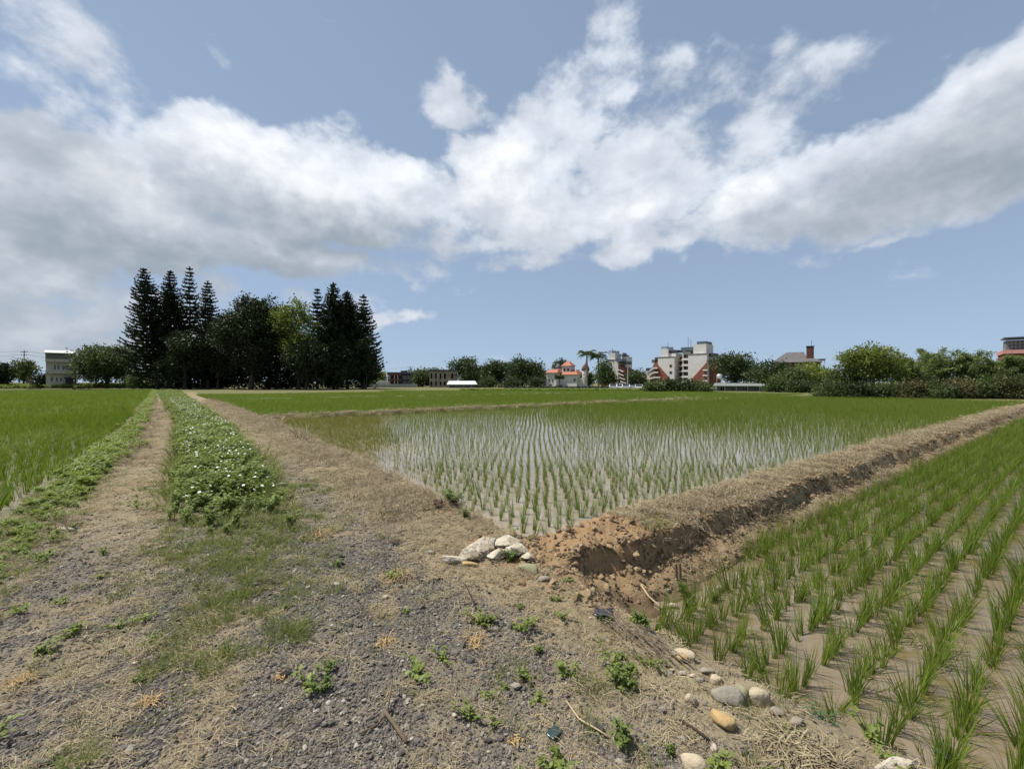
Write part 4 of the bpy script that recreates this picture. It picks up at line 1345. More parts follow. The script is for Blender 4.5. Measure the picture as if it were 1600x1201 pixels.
MB().frustum(b.x(907), b.x(925), -.5, 6.5, b.z(589), b.x(911), b.x(921), 2, 4, b.z(581)).build('roof', TILE, b.e)
b.window(912, 916, 593, 598, 0)

# far apartment block
def apartment(b, x0, x1, roof_y, hut, rail, left_wing):
    b.box('tower', PALE, x0, x1, roof_y, None, 0, 12)
    b.box('cornice', GREYW, x0 - .3, x1 + .3, roof_y + .1, roof_y + 1.4, -.12, -.005)
    b.box('rooftop_block', PALE, hut[0], hut[1], hut[2], roof_y, .6, 7)
    rl = MB()
    z1 = b.z(rail[2]); z0_ = b.z(rail[3])
    xa, xb = b.x(rail[0]), b.x(rail[1])
    rl.box(xa, xb, .6, .7, z1 - .12, z1).box(xa, xb, .6, .66, (z0_ + z1) / 2 - .05, (z0_ + z1) / 2 + .05)
    for k in range(9):
        xx = xa + (xb - xa) * k / 8
        rl.box(xx - .05, xx + .05, .601, .699, z0_, z1 - .12)
    rl.box(xa, xb, 4.9, 5, z0_, z1)
    rl.build('railing', SLATE, b.e)
b = Bld('apartment_block', 'far stepped apartment block behind the palms', 'building', 963, 178, -22)
apartment(b, 948, 966, 561, (950, 960, 551), (949, 960.5, 547, 551), True)
b.box('tower', PALE, 966.2, 972, 556, None, 4, 12)
b.box('awning', DARK, 964, 973, 553.6, 555.4, 3, 8)
b.box('awning', SLATE, 964, 974, 561, 565, -.8, 4)
MB().prism([(b.x(966.3), 0), (b.x(984), 0), (b.x(984), b.z(580)), (b.x(975), b.z(575)), (b.x(966.3), b.z(570))], .5, 9).build('terrace_wing', BRICK, b.e)
b.box('awning', DARK, 975, 981.5, 565, 569, 1, 5)
for (p0, yy) in ((966.5, 577), (967.5, 583), (969, 589), (971, 595)):
    MB().prism([(b.x(p0), b.z(yy)), (b.x(p0 + 9), b.z(yy + 3)), (b.x(p0 + 9), b.z(yy + 4.6)), (b.x(p0), b.z(yy + 1.6))], -.9, .48).build('balcony', PALE, b.e)
b.window(952, 955, 567, 570, 0); b.window(952, 955, 575, 578, 0)
MB().tube([(b.x(955), 1, b.z(551)), (b.x(955), 1, b.z(543))], .09, 5).build('antenna', DARK, b.e)
b.box('water_tank', SLATE, 967, 970, 550.5, 553.4, 4, 7)
b.box('brick_base', BRICK, 938, 950, 596, None, -1, -.01)

# near apartment block
b = Bld('apartment_block', 'white twin tower apartment block with red brick terrace wings', 'building', 1062, 150, -22)
apartment(b, 1024, 1053, 556, (1028, 1041, 543.5), (1029, 1041, 539.6, 543.5), True)
b.box('roof_terrace', PALE, 1041.2, 1053, 551, 556, 1.2, 7)
b.box('awning', DARK, 1041.5, 1056, 546, 549.5, 1.3, 6)
b.box('wall', PALE, 1077, 1107, 553.5, None, -.6, 11)
b.box('cornice', GREYW, 1076.7, 1107.3, 553.6, 555, -.72, -.605)
b.box('rooftop_block', PALE, 1084, 1104.5, 539.4, 553.5, .2, 7)
b.box('railing', SLATE, 1089.5, 1104, 535.3, 539.4, .3, 6)
b.box('awning', SLATE, 1062, 1083, 542.6, 548, 1, 6)
b.box('wall', CREAM, 1063.5, 1076.8, 549, None, 1.6, 11)
b.box('recess_wall', BRICKD, 1053.2, 1063.3, 556, None, 5, 11)
for i_, yy in enumerate((560, 569, 578, 587, 596)):
    b.box('balcony', PALE, 1064.5, 1076.4, yy, yy + 3, .4, 1.58)
    b.window(1066, 1070, yy - 5.5, yy - 1.2, 1.6, DARK)
    b.window(1071.5, 1075.5, yy - 5.5, yy - 1.2, 1.6, DARK)
    b.box('balcony', CREAM, 1053.4, 1060, yy + 1, yy + 3.6, 3.4, 4.9)
MB().prism([(b.x(1024), 0), (b.x(1054), 0), (b.x(1053), b.z(599)), (b.x(1024), b.z(568.5))], -.22, -.012).build('brick_gable', BRICK, b.e)
MB().prism([(b.x(1084), 0), (b.x(1107.2), 0), (b.x(1107.2), b.z(567)), (b.x(1085), b.z(590))], -.82, -.612).build('brick_gable', BRICK, b.e)
MB().prism([(b.x(1008), 0), (b.x(1023.8), 0), (b.x(1023.8), b.z(562)), (b.x(1016), b.z(566)), (b.x(1012), b.z(574)), (b.x(1008), b.z(582))], .5, 10).build('terrace_wing', BRICK, b.e)
b.box('awning', SLATE, 1010, 1016, 560, 565, 1, 6); b.box('awning', DARK, 1016, 1023.8, 556.4, 561, 1, 6)
b.box('wall', CREAM, 1001, 1007.8, 580, None, 1, 8); b.box('awning', DARK, 1000.5, 1009, 573.4, 578.4, .5, 6)
for (p0, yy, w_) in ((1011, 573, 14), (1010, 580, 16), (1006, 588, 24), (1008, 596, 22)):
    MB().prism([(b.x(p0), b.z(yy + 3.5)), (b.x(p0 + w_ * .55), b.z(yy)), (b.x(p0 + w_), b.z(yy)), (b.x(p0 + w_), b.z(yy + 2.2)), (b.x(p0 + w_ * .55), b.z(yy + 2.2)), (b.x(p0), b.z(yy + 5.7))], -1.0, .48).build('balcony', PALE, b.e)
for (p0, yy) in ((1013, 576.2), (1012, 584), (1022, 592)):
    b.window(p0, p0 + 5, yy, yy + 2.6, .44, PALE)
for yy in (569.5, 580): b.window(1045, 1048.4, yy, yy + 3.2, 0, GREYW, 0)
b.window(1042, 1047.5, 592, 595.5, -.22, BRICKD)
b.box('balcony', PALE, 1107.4, 1114.6, 561, 563, 1, 5); b.box('awning', DARK, 1107.4, 1115, 553.6, 557.6, 1, 5)
MB().prism([(b.x(1107.4), 0), (b.x(1114), 0), (b.x(1112), b.z(563)), (b.x(1107.4), b.z(563))], 1.6, 9).build('terrace_wing', BRICK, b.e)
for yy in (578, 586, 594): b.box('balcony', PALE, 1101.5, 1108.6, yy, yy + 2, -1.3, -.83)
for (pp, t_) in ((1070.5, 527), (1075, 530), (1036, 533)):
    MB().tube([(b.x(pp), 3, b.z(549)), (b.x(pp), 3, b.z(t_))], .07, 5).build('antenna', DARK, b.e)

# low shed with water tank, brick house, red building
b = Bld('shed', 'long low shed with a bright white sheet roof at field edge', 'shed', 1158, 76, -4)
b.box('wall', GREYW, 1118, 1196, 603, None, .5, 4.5)
MB().prism([(b.x(1113), b.z(602.8)), (b.x(1199), b.z(602.8)), (b.x(1201), b.z(599.6)), (b.x(1116), b.z(598.4))], -.7, 5).build('roof', ROOFW, b.e)
for p0 in (1115, 1132, 1150, 1168, 1186): b.box('post', CONC, p0, p0 + 1.1, 603, None, -.5, -.36)
for p0 in (1124, 1142, 1160, 1178): b.window(p0, p0 + 8, 605, 610.5, .5, CONC)
b = Bld('water_tank', 'small steel water tank on a frame behind the low shed', 'tank', 1124, 84)
tk = MB()
for (a_, c_) in ((-.5, -.5), (.5, -.5), (.5, .5), (-.5, .5)):
    tk.tube([(a_, c_, 0), (a_ * .9, c_ * .9, b.z(592))], .05, 5)
tk.build('stand', CONC, b.e)
zt_ = b.z(592)
MB().lathe([(.42, zt_), (.5, zt_ + .1), (.5, zt_ + .75), (.3, zt_ + .95), (.08, zt_ + 1.0)], 14).build('tank_body', pmat('steel', (0.6, 0.6, 0.6), .3, .5, .1, 1, metallic=.6), b.e, smooth=True)
b = Bld('house', 'brick house with grey hipped roofs and a square chimney tower', 'house', 1246, 122)
b.box('wall', BRICKD, 1205, 1281, 566, None, 0, 10)
MB().frustum(b.x(1202), b.x(1284), -.8, 10.8, b.z(565.8), b.x(1218), b.x(1268), 3, 8, b.z(557.6)).build('lower_roof', TILEG, b.e)
b.box('upper_wall', BRICKD, 1215, 1258, 557, 566, 3.2, 8)
MB().frustum(b.x(1212), b.x(1262), 2, 9, b.z(559.8), b.x(1228), b.x(1256), 4.5, 7, b.z(548.6)).build('upper_roof', TILEG, b.e)
b.box('chimney_tower', BRICKD, 1260, 1271.5, 541.6, 566, 2, 4.6)
b.box('chimney_cap', DARK, 1259.4, 1272.1, 540.2, 541.6, 1.9, 4.7)
b.box('porch_roof', TILEG, 1276, 1289, 561, 563, 1, 6)
for p0 in (1279, 1286.6): b.box('column', PALE, p0, p0 + 1, 563, None, 1.2, 1.6)
for p0 in (1211, 1221, 1231, 1243): b.window(p0, p0 + 5, 567.5, 574, 0)
MB().tube([(b.x(1268), 3, b.z(540)), (b.x(1268), 3, b.z(531))], .05, 5).build('antenna', DARK, b.e)
b = Bld('apartment_block', 'red brick building with caged roof terrace at the right edge', 'building', 1610, 76, 6)
b.box('wall', BRICK, 1566, 1670, 552, None, 0, 9)
b.box('eave', PINK, 1563.5, 1674, 546, 551.8, -1.1, 9.4)
b.box('floor_band', PALE, 1565.6, 1670.4, 570, 573, -.15, -.005)
cg = MB()
for i_ in range(16):
    xx = b.x(1566 + i_ * 6.6)
    cg.box(xx - .03, xx + .03, -.6, -.54, b.z(546), b.z(527))
for yy in (531, 536, 541):
    cg.box(b.x(1566), b.x(1666), -.602, -.538, b.z(yy) - .03, b.z(yy) + .03)
cg.box(b.x(1566), b.x(1666), -.7, 5, b.z(527), b.z(525.4))
cg.build('terrace_cage', SLATE, b.e)
b.box('rooftop_block', GREYW, 1572, 1660, 530, 546, 1.5, 6)
for p0 in (1572, 1588, 1604): b.window(p0, p0 + 9, 557, 566, 0)

# boundary wall, sign, poles, cars
b = Bld('fence', 'dark panel fence along the field edge below the villa', 'fence', 872, 112)
for i_ in range(19):
    p0 = 786 + i_ * 9.4
    b.box('panel', DARK, p0 + .5, p0 + 8.9, 603.6, None, 0, .06)
    b.box('post', CONC, p0 - .4, p0 + .4, 602.8, None, -.06, .1)
def pole(label, px, top, Y, r_=.14, arms=True):
    x, y, _ = at(px, Y)
    e = empty('utility_pole', (x, y, 0))
    tag(e, label, 'utility pole', 'utility poles')
    zt = zpx(top, Y)
    MB().tube([(0, 0, 0), (0, 0, zt)], [r_ * 1.2, r_ * .7], 9).build('post', CONC, e)
    if arms:
        for k, dz in enumerate((.5, 1.4)):
            MB().box(-1.0 + k * .2, 1.0 - k * .2, -.05, .05, zt - dz - .07, zt - dz + .07).build('crossarm', DARK, e)
            for q in (-.8, 0.25, .8):
                MB().lathe([(.05, zt - dz + .07), (.07, zt - dz + .14), (.04, zt - dz + .26)], 8, (q, 0)).build('insulator', WHITE, e)
    return (x, y, zt)
pa = pole('concrete utility pole above the small tree at the left edge', 38, 547, 120)
pb = pole('slender pale utility pole beside the white parked cars', 981, 573, 112, .16, False)
def wire(label, a, b_, sag):
    n = 14
    pts = []
    for i in range(n + 1):
        f = i / n
        pts.append((a[0] + (b_[0] - a[0]) * f, a[1] + (b_[1] - a[1]) * f, a[2] + (b_[2] - a[2]) * f - sag * 4 * f * (1 - f)))
    o = MB().tube(pts, .028, 4).build('power_line', WIRE)
    tag(o, label, 'wire', 'overhead wires')
lft = at(-60, 118)
rgt = at(112, 128)
wire('upper overhead wire running off the left edge', (pa[0] - .7, pa[1], pa[2] - .25), (lft[0], lft[1], pa[2] - .4), .3)
wire('upper overhead wire from the pole to the pale house', (pa[0] + .7, pa[1], pa[2] - .25), (rgt[0], rgt[1], pa[2] - .6), .4)
wire('lower overhead wire running off the left edge', (pa[0] - .6, pa[1], pa[2] - 1.15), (lft[0], lft[1], pa[2] - 2.2), .3)
wire('lower overhead wire from the pole to the pale house', (pa[0] + .6, pa[1], pa[2] - 1.15), (rgt[0], rgt[1], pa[2] - 2.2), .4)
pc_ = pole('concrete utility pole above the dark balcony house', 641, 572, 158)
l2, r2 = at(556, 160), at(735, 150)
wire('overhead wire running from the grove to the dark house pole', (l2[0], l2[1], pc_[2] - .9), (pc_[0] - .7, pc_[1], pc_[2] - .25), .7)
wire('overhead wire running from the dark house pole to the far trees', (pc_[0] + .7, pc_[1], pc_[2] - .25), (r2[0], r2[1], pc_[2] - 1.2), .9)
sx = at(970, 108)
e = empty('sign_board', (sx[0], sx[1], 0), 0)
tag(e, 'small blank white sign board by the parked cars', 'sign')
MB().box(-.42, .42, -.03, .03, zpx(602.5, 108), zpx(598.4, 108)).build('board', WHITE, e)
MB().tube([(0, .06, 0), (0, .06, zpx(599, 108))], .04, 6).build('post', CONC, e)
def car(label, x, y, rz, body):
    e = empty('parked_car', (x, y, -.35), rz)
    tag(e, label, 'car', 'cars parked at the field edge')
    prof = [(-2.1, .35), (2.1, .35), (2.15, .75), (1.5, .92), (1.1, .98), (.45, 1.42), (-1.05, 1.45), (-1.75, 1.02), (-2.12, .95)]
    MB().prism(prof, -.85, .85).build('body', body, e)
    MB().prism([(1.0, .99), (.45, 1.36), (-.98, 1.38), (-1.55, 1.02)], -.86, .86).build('side_windows', GLASS, e)
    for (xa, za, xb, zb) in ((1.12, .985, .47, 1.41), (-1.77, 1.03, -1.07, 1.44)):
        MB().prism([(xa, za), (xb, zb), (xb + .02 * (1 if xa > 0 else -1), zb + .02), (xa + .03 * (1 if xa > 0 else -1), za + .03)], -.7, .7).build('windscreen', GLASS, e)
    for xx in (-1.3, 1.3):
        for yy in (-.8, .8):
            w = MB()
            w.tube([(xx, yy - .1, .32), (xx, yy + .1, .32)], .32, 14)
            wo = w.build('wheel', DARK, e)
            MB().tube([(xx, yy - .11, .32), (xx, yy + .11, .32)], .18, 10).build('rim', CONC, wo)
CARW = pmat('car_white', (0.62, 0.62, 0.62), .25, .5, .03)
CARS = pmat('car_silver', (0.5, 0.51, 0.52), .3, .5, .05, metallic=.4)
for k, (px_, bd, lb) in enumerate(((958, CARW, 'white parked car nearest the fence, leftmost of the row'), (969, CARS, 'silver parked car below the white sign board'), (978, CARW, 'white parked car at the foot of the pale pole'), (988, CARW, 'white parked car second from the bushes'), (998, CARS, 'silver parked car beside the bushes, rightmost of the row'))):
    p_ = at(px_, 100 + (k % 2) * 3)
    car(lb, p_[0], p_[1], R([76, 258, 74, 80, 256][k]), bd)

# ------------------------------------------------------------------ ground cover
STRAW = leafmat('dry_straw', (0.12, 0.096, 0.058), (0.42, 0.35, 0.22), .1, .8)
STRAWG = leafmat('grey_straw', (0.14, 0.108, 0.07), (0.42, 0.345, 0.225), .15, .8)
WEED = leafmat('weed_leaf', (0.085, 0.12, 0.022), (0.25, 0.305, 0.08), .38, .5)
VERGE = leafmat('verge_leaf', (0.09, 0.13, 0.02), (0.25, 0.31, 0.06), .35, .5)
GRASS = leafmat('short_grass', (0.085, 0.11, 0.022), (0.2, 0.235, 0.055), .35, .6)
GRAVEL = randmat('gravel_stone', [(0.0, (0.06, 0.055, 0.051)), (0.45, (0.118, 0.107, 0.096)), (0.8, (0.175, 0.158, 0.138)), (0.95, (0.29, 0.262, 0.22)), (1.0, (0.46, 0.42, 0.36))])
CLOD = randmat('soil_clod', [(0.0, (0.12, 0.08, 0.046)), (0.5, (0.215, 0.145, 0.08)), (1.0, (0.33, 0.24, 0.14))])
PETAL = pmat('petal_white', (0.80, 0.80, 0.76), .6, .2, .05)
POLLEN = pmat('flower_centre', (0.55, 0.38, 0.05), .7, .2, .2)

def straw_mesh(name, n, L, seed, lift=.25, wk=1.0):
    r = np.random.default_rng(seed)
    V = []; Q = []; vv = []
    for k in range(n):
        a = r.uniform(0, 6.28)
        p = np.array([r.normal(0, L * .35), r.normal(0, L * .35), r.uniform(0, .012)])
        l = L * r.uniform(.4, 1.1)
        w = r.uniform(.0006, .0015) * wk
        val = r.random()
        da = r.normal(0, .28)
        up = r.uniform(-.05, lift)
        b = len(V)
        for i in range(4):
            f = i / 3
            d = np.array([math.cos(a + da * f), math.sin(a + da * f), 0])
            sd_ = np.array([-d[1], d[0], r.normal(0, .4)])
            q = p + d * l * f + np.array([0, 0, 1]) * l * up * math.sin(f * 2.4) + np.array([0, 0, .004])
            V += [q - sd_ * w, q + sd_ * w]; vv += [val, val]
        for i in range(3):
            Q.append((b + 2 * i, b + 2 * i + 1, b + 2 * i + 3, b + 2 * i + 2))
    return mesh_np(name, V, Q, None, {'v': vv})
straw_src = [straw_mesh('straw_bits', 16, .075, 300 + k, .16) for k in range(6)]
straw_hi = [straw_mesh('straw_tangle', 26, .2, 320 + k, .8, 2.0) for k in range(5)]
grass_src = [blades_mesh('grass_tuft', 26, .085, .045, .9, .0028, 2, 340 + k, .5, .9) for k in range(5)]
weed_src = [leafy_mesh('weed_plant', 9, .34, .22, 13, .085, 360 + k, .5) for k in range(6)]
verge_src = [leafy_mesh('verge_plant', 10, .20, .26, 13, .10, 380 + k, .32, .35) for k in range(6)]
low_src = [leafy_mesh('low_weed', 6, .06, .10, 7, .035, 400 + k, .6) for k in range(5)]
gravel_src = [stone_mesh('gravel', 420 + k, 1, .35, .6) for k in range(8)]
clod_src = [stone_mesh('clod', 440 + k, 2, .5, .8, 2.6, True) for k in range(8)]

def polar(n, r0, r1, k=1.0, a0=-56, a1=56):
    """random ground points, thinning out with distance"""
    a = rng.uniform(R(a0), R(a1), n)
    u = rng.random(n)
    if abs(k - 2) < 1e-6:
        r = r0 * (r1 / r0) ** u
    else:
        e_ = 2 - k
        r = (r0 ** e_ + u * (r1 ** e_ - r0 ** e_)) ** (1 / e_)
    return r * np.sin(a), r * np.cos(a)
def on_road(x, y, margin=0.0):
    s, t = st_of(x, y)
    sp = s + bend(t)
    return (sp > -4.5 - margin) & (sp < .05 + margin) & ((t > -.1) | (sp < -.25 + margin))
def dry(x, y, z):
    s, t = st_of(x, y)
    return z > np.where((t < 0) & (s > -.6), W_RIGHT + .02, W_MID + .03)
def pts3(x, y, dz=0.0):
    return np.stack([x, y, height(x, y) + dz], -1)

def build_cover():
    # gravel
    x, y = polar(300000, 1.2, 14, 1.75)
    mk = masks(x, y)
    k = on_road(x, y) & (rng.random(len(x)) < mk['gravel'] * .95 + .16)
    x, y = x[k], y[k]
    n = len(x)
    sc = .0037 * rng.lognormal(0, .5, n) * (1 + .09 * y)
    sc = np.where(rng.random(n) < .006, sc * 2.2, np.minimum(sc, .022))
    p = pts3(x, y, 0) ; p[:, 2] += sc * .25
    scatter('gravel', gravel_src, p, rots_for(n, .4), sc, 'loose grey gravel scattered over the farm road', 'gravel', GRAVEL)
    # clods on the bund, orange spoil and road edges
    x, y = polar(60000, 2.2, 30, 1.6, -30, 58)
    s, t = st_of(x, y)
    z = height(x, y)
    w = ((s > -.5) & (t > -1.25) & (t < .35)) * np.clip(1.1 - s / 6, .22, 1) + masks(x, y)['orange'] * .5
    k = (rng.random(len(x)) < w * .75) & dry(x, y, z)
    x, y, z = x[k], y[k], z[k]
    # crumbs and lumps sticking out of the cut face
    fs = np.concatenate([rng.uniform(0, 6, 1700), rng.uniform(6, 50, 3000)])
    ft = -0.52 - .24 * (fbm(fs * .9, 4 + fs * 0 - .16, 4) - .35) + rng.uniform(-.13, .07, len(fs))
    fx, fy = xy_of(fs, ft)
    fz = height(fx, fy)
    x = np.concatenate([x, fx]); y = np.concatenate([y, fy]); z = np.concatenate([z, fz])
    n = len(x)
    sc = .010 * rng.lognormal(0, .55, n) * (1 + .045 * y)
    sc[-len(fs):] *= 1.25
    sc = np.minimum(sc, .04)
    scatter('soil', clod_src, np.stack([x, y, z + sc * .2], -1), rots_for(n, .6), sc, 'crumbling brown soil clods on the earth bank', 'soil', CLOD)
    # straw litter on the road and bank
    x, y = polar(120000, 1.3, 40, 1.45, -56, 58)
    z = height(x, y)
    s, t = st_of(x, y)
    sp = s + bend(t)
    mk = masks(x, y)
    bank = ((s > 1.2) & (t > -.5) & (t < .2) & (s < 50)) * 1.0 + ((s > 1.2) & (t > -1.1) & (t <= -.5) & (s < 50)) * .3
    side = ((sp > -1.15) & (sp < .2) & (t > .4)) | ((sp < -2.9) & (sp > -3.3)) | ((sp < -3.7) & (sp > -4.3))
    w = np.where(on_road(x, y), .11 * (1 - .7 * mk['gravel']) + .45 * mk['straw'] * (1 - .92 * mk['gravel']) + .32 * side, 0) + bank * 1.0
    w = np.maximum(w, ((np.abs(t - T_FAR1) < .45) & (sp > 0) & (s < 48)) * .8)
    k = (rng.random(len(x)) < w) & dry(x, y, z)
    x, y, z = x[k], y[k], z[k]
    n = len(x)
    scatter('straw', straw_src, np.stack([x, y, z + .003], -1), rots_for(n, .12), rng.uniform(.6, 1.15, n) * (.6 + .15 * y), 'dry straw and dead grass strewn over road and bank', 'straw', STRAW)
    # upright dead tangles: right track edge and bund crest
    x, y = polar(52000, 2.5, 45, 1.3, -50, 58)
    z = height(x, y); s, t = st_of(x, y); sp = s + bend(t)
    edge = np.exp(-((sp + .38) / .45) ** 2) * (t > 1.0) * sstep(.36, .54, fbm(x * 1.2 + 4, y * 1.2, 3)) * 1.6
    crest = ((s > 1.5) & (s < 50)) * np.exp(-((t + .3) / .2) ** 2) * (.25 + .7 * sstep(.42, .56, fbm(s * .8, t * .5, 3)))
    lft = np.exp(-((sp + 3.85) / .28) ** 2) * (t > 2) * sstep(.4, .55, fbm(x * .9, y * .9 + 3, 3)) * 1.0
    fb = np.exp(-((t - T_FAR1) / .3) ** 2) * ((sp > 0) & (s < 46)) * .8 + ((s > .8) & (s < 50)) * np.exp(-((t + .56) / .12) ** 2) * sstep(.42, .6, fbm(s * 1.1 + 3, t * 0 + 2, 3)) * 1.2
    k = (rng.random(len(x)) < edge + crest + lft + fb) & dry(x, y, z)
    x, y, z = x[k], y[k], z[k]
    n = len(x)
    scatter('dead_grass', straw_hi, np.stack([x, y, z], -1), rots_for(n, .3), rng.uniform(.4, 1.0, n) * (.8 + .035 * y), 'grey brown dead grass tangles along the banks', 'grass', STRAWG)
    # short green grass patches on the road
    x, y = polar(40000, 1.4, 26, 1.5, -56, 40)
    z = height(x, y); s, t = st_of(x, y); sp = s + bend(t)
    n1 = fbm(x * 1.6 + 40, y * 1.6 + 3, 3); n2 = fbm(x * 5 + 11, y * 5, 3)
    strip = np.exp(-((sp + 2.35) / .62) ** 2) * sstep(-.9, 1.7, t) * 1.2
    patch = sstep(.56, .68, n1) * sstep(.42, .6, n2) * .55 * np.where((sp > -1.9) & (t < .5), .2, 1)
    lft = sstep(-3.6, -4.1, sp) * sstep(-1.5, 1, t) * .6
    w = (strip * (.25 + .75 * sstep(.4, .55, n2)) + patch + lft) * (1 - .6 * np.exp(-((sp + 3.3) / .3) ** 2))
    bk = ((s > 1) & (t > -.5) & (t < .15)) * sstep(.55, .7, n1) * .6
    w = np.where(on_road(x, y, .1), w, bk)
    k = (rng.random(len(x)) < w) & dry(x, y, z)
    x, y, z = x[k], y[k], z[k]
    n = len(x)
    scatter('grass', grass_src, np.stack([x, y, z - .004], -1), rots_for(n, .15), rng.uniform(.45, 1.15, n) * (1 + .02 * y), 'short green grass patches on the farm road', 'grass', GRASS)
    # small creeping weeds everywhere
    x, y = polar(11000, 1.4, 14, 1.5, -56, 45)
    z = height(x, y); s, t = st_of(x, y); sp = s + bend(t)
    n1 = fbm(x * 2.1 + 70, y * 2.1, 3)
    k = on_road(x, y) & (rng.random(len(x)) < (.14 * sstep(.6, .78, n1) + .008)) & dry(x, y, z)
    x, y, z = x[k], y[k], z[k]
    n = len(x)
    scatter('weeds', low_src, np.stack([x, y, z], -1), rots_for(n, .1), rng.uniform(.5, 1.2, n), 'tiny creeping weeds growing through the gravel', 'weeds', WEED)
    # flowering strip between the wheel tracks
    t = np.concatenate([rng.uniform(.6, 14, 760), rng.uniform(14, 40, 900), rng.uniform(40, 95, 1100)])
    t = t[rng.random(len(t)) < .12 + .88 * sstep(1.2, 4.0, t + rng.normal(0, .6, len(t)))]
    half = .56 + .012 * t + .16 * (fbm(t * .8, t * 0 + 3, 3) - .5)
    sp = -2.36 + rng.uniform(-1, 1, len(t)) * half
    x, y = xy_of(sp - bend(t), t)
    n = len(x)
    sc = rng.uniform(.55, 1.1, n) * (.22 + .88 * sstep(1.2, 4.8, t + rng.normal(0, .7, n))) * (.75 + .5 * fbm(x * 1.4, y * 1.4, 3)) * (1 - .45 * (np.abs(sp + 2.36) / half) ** 3)
    scatter('wildflower_plants', weed_src, pts3(x, y), rots_for(n, .15), sc, 'leafy green strip of flowering weeds between the wheel tracks', 'weeds', WEED)
    tg = np.concatenate([rng.uniform(1.5, 14, 500), rng.uniform(14, 60, 700)])
    xg, yg = xy_of(-2.36 + rng.uniform(-.7, .7, len(tg)) * (1 + .01 * tg) - bend(tg), tg)
    scatter('tall_grass', grass_src, pts3(xg, yg), rots_for(len(tg), .25), rng.uniform(1.6, 4.2, len(tg)) * (.4 + .6 * sstep(1.5, 5, tg)), 'taller grass blades among the flowering weeds of the middle strip', 'grass', GRASS)
    # white flower heads over the strip
    fl = []
    for kk in range(4):
        r = np.random.default_rng(500 + kk)
        m_ = MB()
        npet = 7
        for q in range(npet):
            a = 2 * PI * q / npet + r.normal(0, .1)
            d = Vector((math.cos(a), math.sin(a), 0)); sd_ = Vector((-d.y, d.x, 0))
            bidx = len(m_.v)
            m_.v += [tuple(d * .004), tuple(d * .024 + sd_ * .013 + Vector((0, 0, .003))), tuple(d * .038 + Vector((0, 0, .001))), tuple(d * .024 - sd_ * .013 + Vector((0, 0, .003)))]
            m_.f.append((bidx, bidx + 1, bidx + 2, bidx + 3))
        me = m_.mesh('flower_head')
        me.materials.append(PETAL); me.materials.append(POLLEN)
        import bmesh
        bm = bmesh.new(); bm.from_mesh(me)
        res = bmesh.ops.create_icosphere(bm, subdivisions=1, radius=.007)
        for f_ in {f for v in res['verts'] for f in v.link_faces}: f_.material_index = 1
        bm.to_mesh(me); bm.free()
        fl.append(me)
    t = np.concatenate([rng.uniform(2.6, 8, 210), rng.uniform(8, 40, 1300)])
    sp = -2.36 + rng.uniform(-.46, .46, len(t)) * (1 + .012 * t)
    cl = fbm(t * 1.1 + 9, sp * 2, 3)
    kp = rng.random(len(t)) < .3 + sstep(.42, .6, cl)
    t, sp = t[kp], sp[kp]
    x, y = xy_of(sp - bend(t), t)
    n = len(x)
    p = pts3(x, y); p[:, 2] += rng.uniform(.31, .44, n) * np.where(t < 3.6, .75, 1)
    scatter('wildflowers', fl, p, rots_for(n, .45), rng.uniform(.3, .58, n), 'small white wildflowers over the green middle strip', 'flowers')
    # bright creeping verge beside the left paddy
    t = np.concatenate([rng.uniform(.5, 14, 700), rng.uniform(14, 100, 1300)])
    sp = -4.22 + rng.normal(0, .15, len(t)) + .1 * (fbm(t * .7, t * 0, 3) - .5)
    sp = np.where(t < 5, sp + (5 - t) * .02, sp)
    x, y = xy_of(sp - bend(t), t)
    n = len(x)
    z = height(x, y)
    z = np.maximum(z, W_LEFT)
    sc = rng.uniform(.35, .85, n) * (.4 + .6 * sstep(3, 8, t)) * (1 + .006 * t)
    scatter('verge_weeds', verge_src, np.stack([x, y, z], -1), rots_for(n, .2), sc, 'bright green creeping weeds along the left paddy edge', 'weeds', VERGE)
    # rough weeds on the far bank behind the left paddies and under the grove
    x = rng.uniform(-150, -20, 2600); y = 114 + rng.normal(0, 1.6, 2600)
    x = np.where(x > -78, -78 - (x + 78) * .7, x)
    n = len(x)
    scatter('rough_weeds', verge_src, np.stack([x, y, np.zeros(n)], -1), rots_for(n, .2), rng.uniform(2.6, 5.5, n), 'pale rough weeds on the bank behind the left paddies', 'weeds', leafmat('rough_weed_leaf', (0.08, 0.09, 0.035), (0.2, 0.205, 0.09), .25))
    x = rng.uniform(-10, 70, 1400); y = 84 + rng.normal(0, .8, 1400)
    scatter('rough_weeds', verge_src, np.stack([x, y, np.full(1400, -.1)], -1), rots_for(1400, .2), rng.uniform(1.2, 2.6, 1400), 'low weeds along the far end of the fields', 'weeds', leafmat('far_weed_leaf', (0.05, 0.075, 0.02), (0.13, 0.155, 0.05), .25))
build_cover()

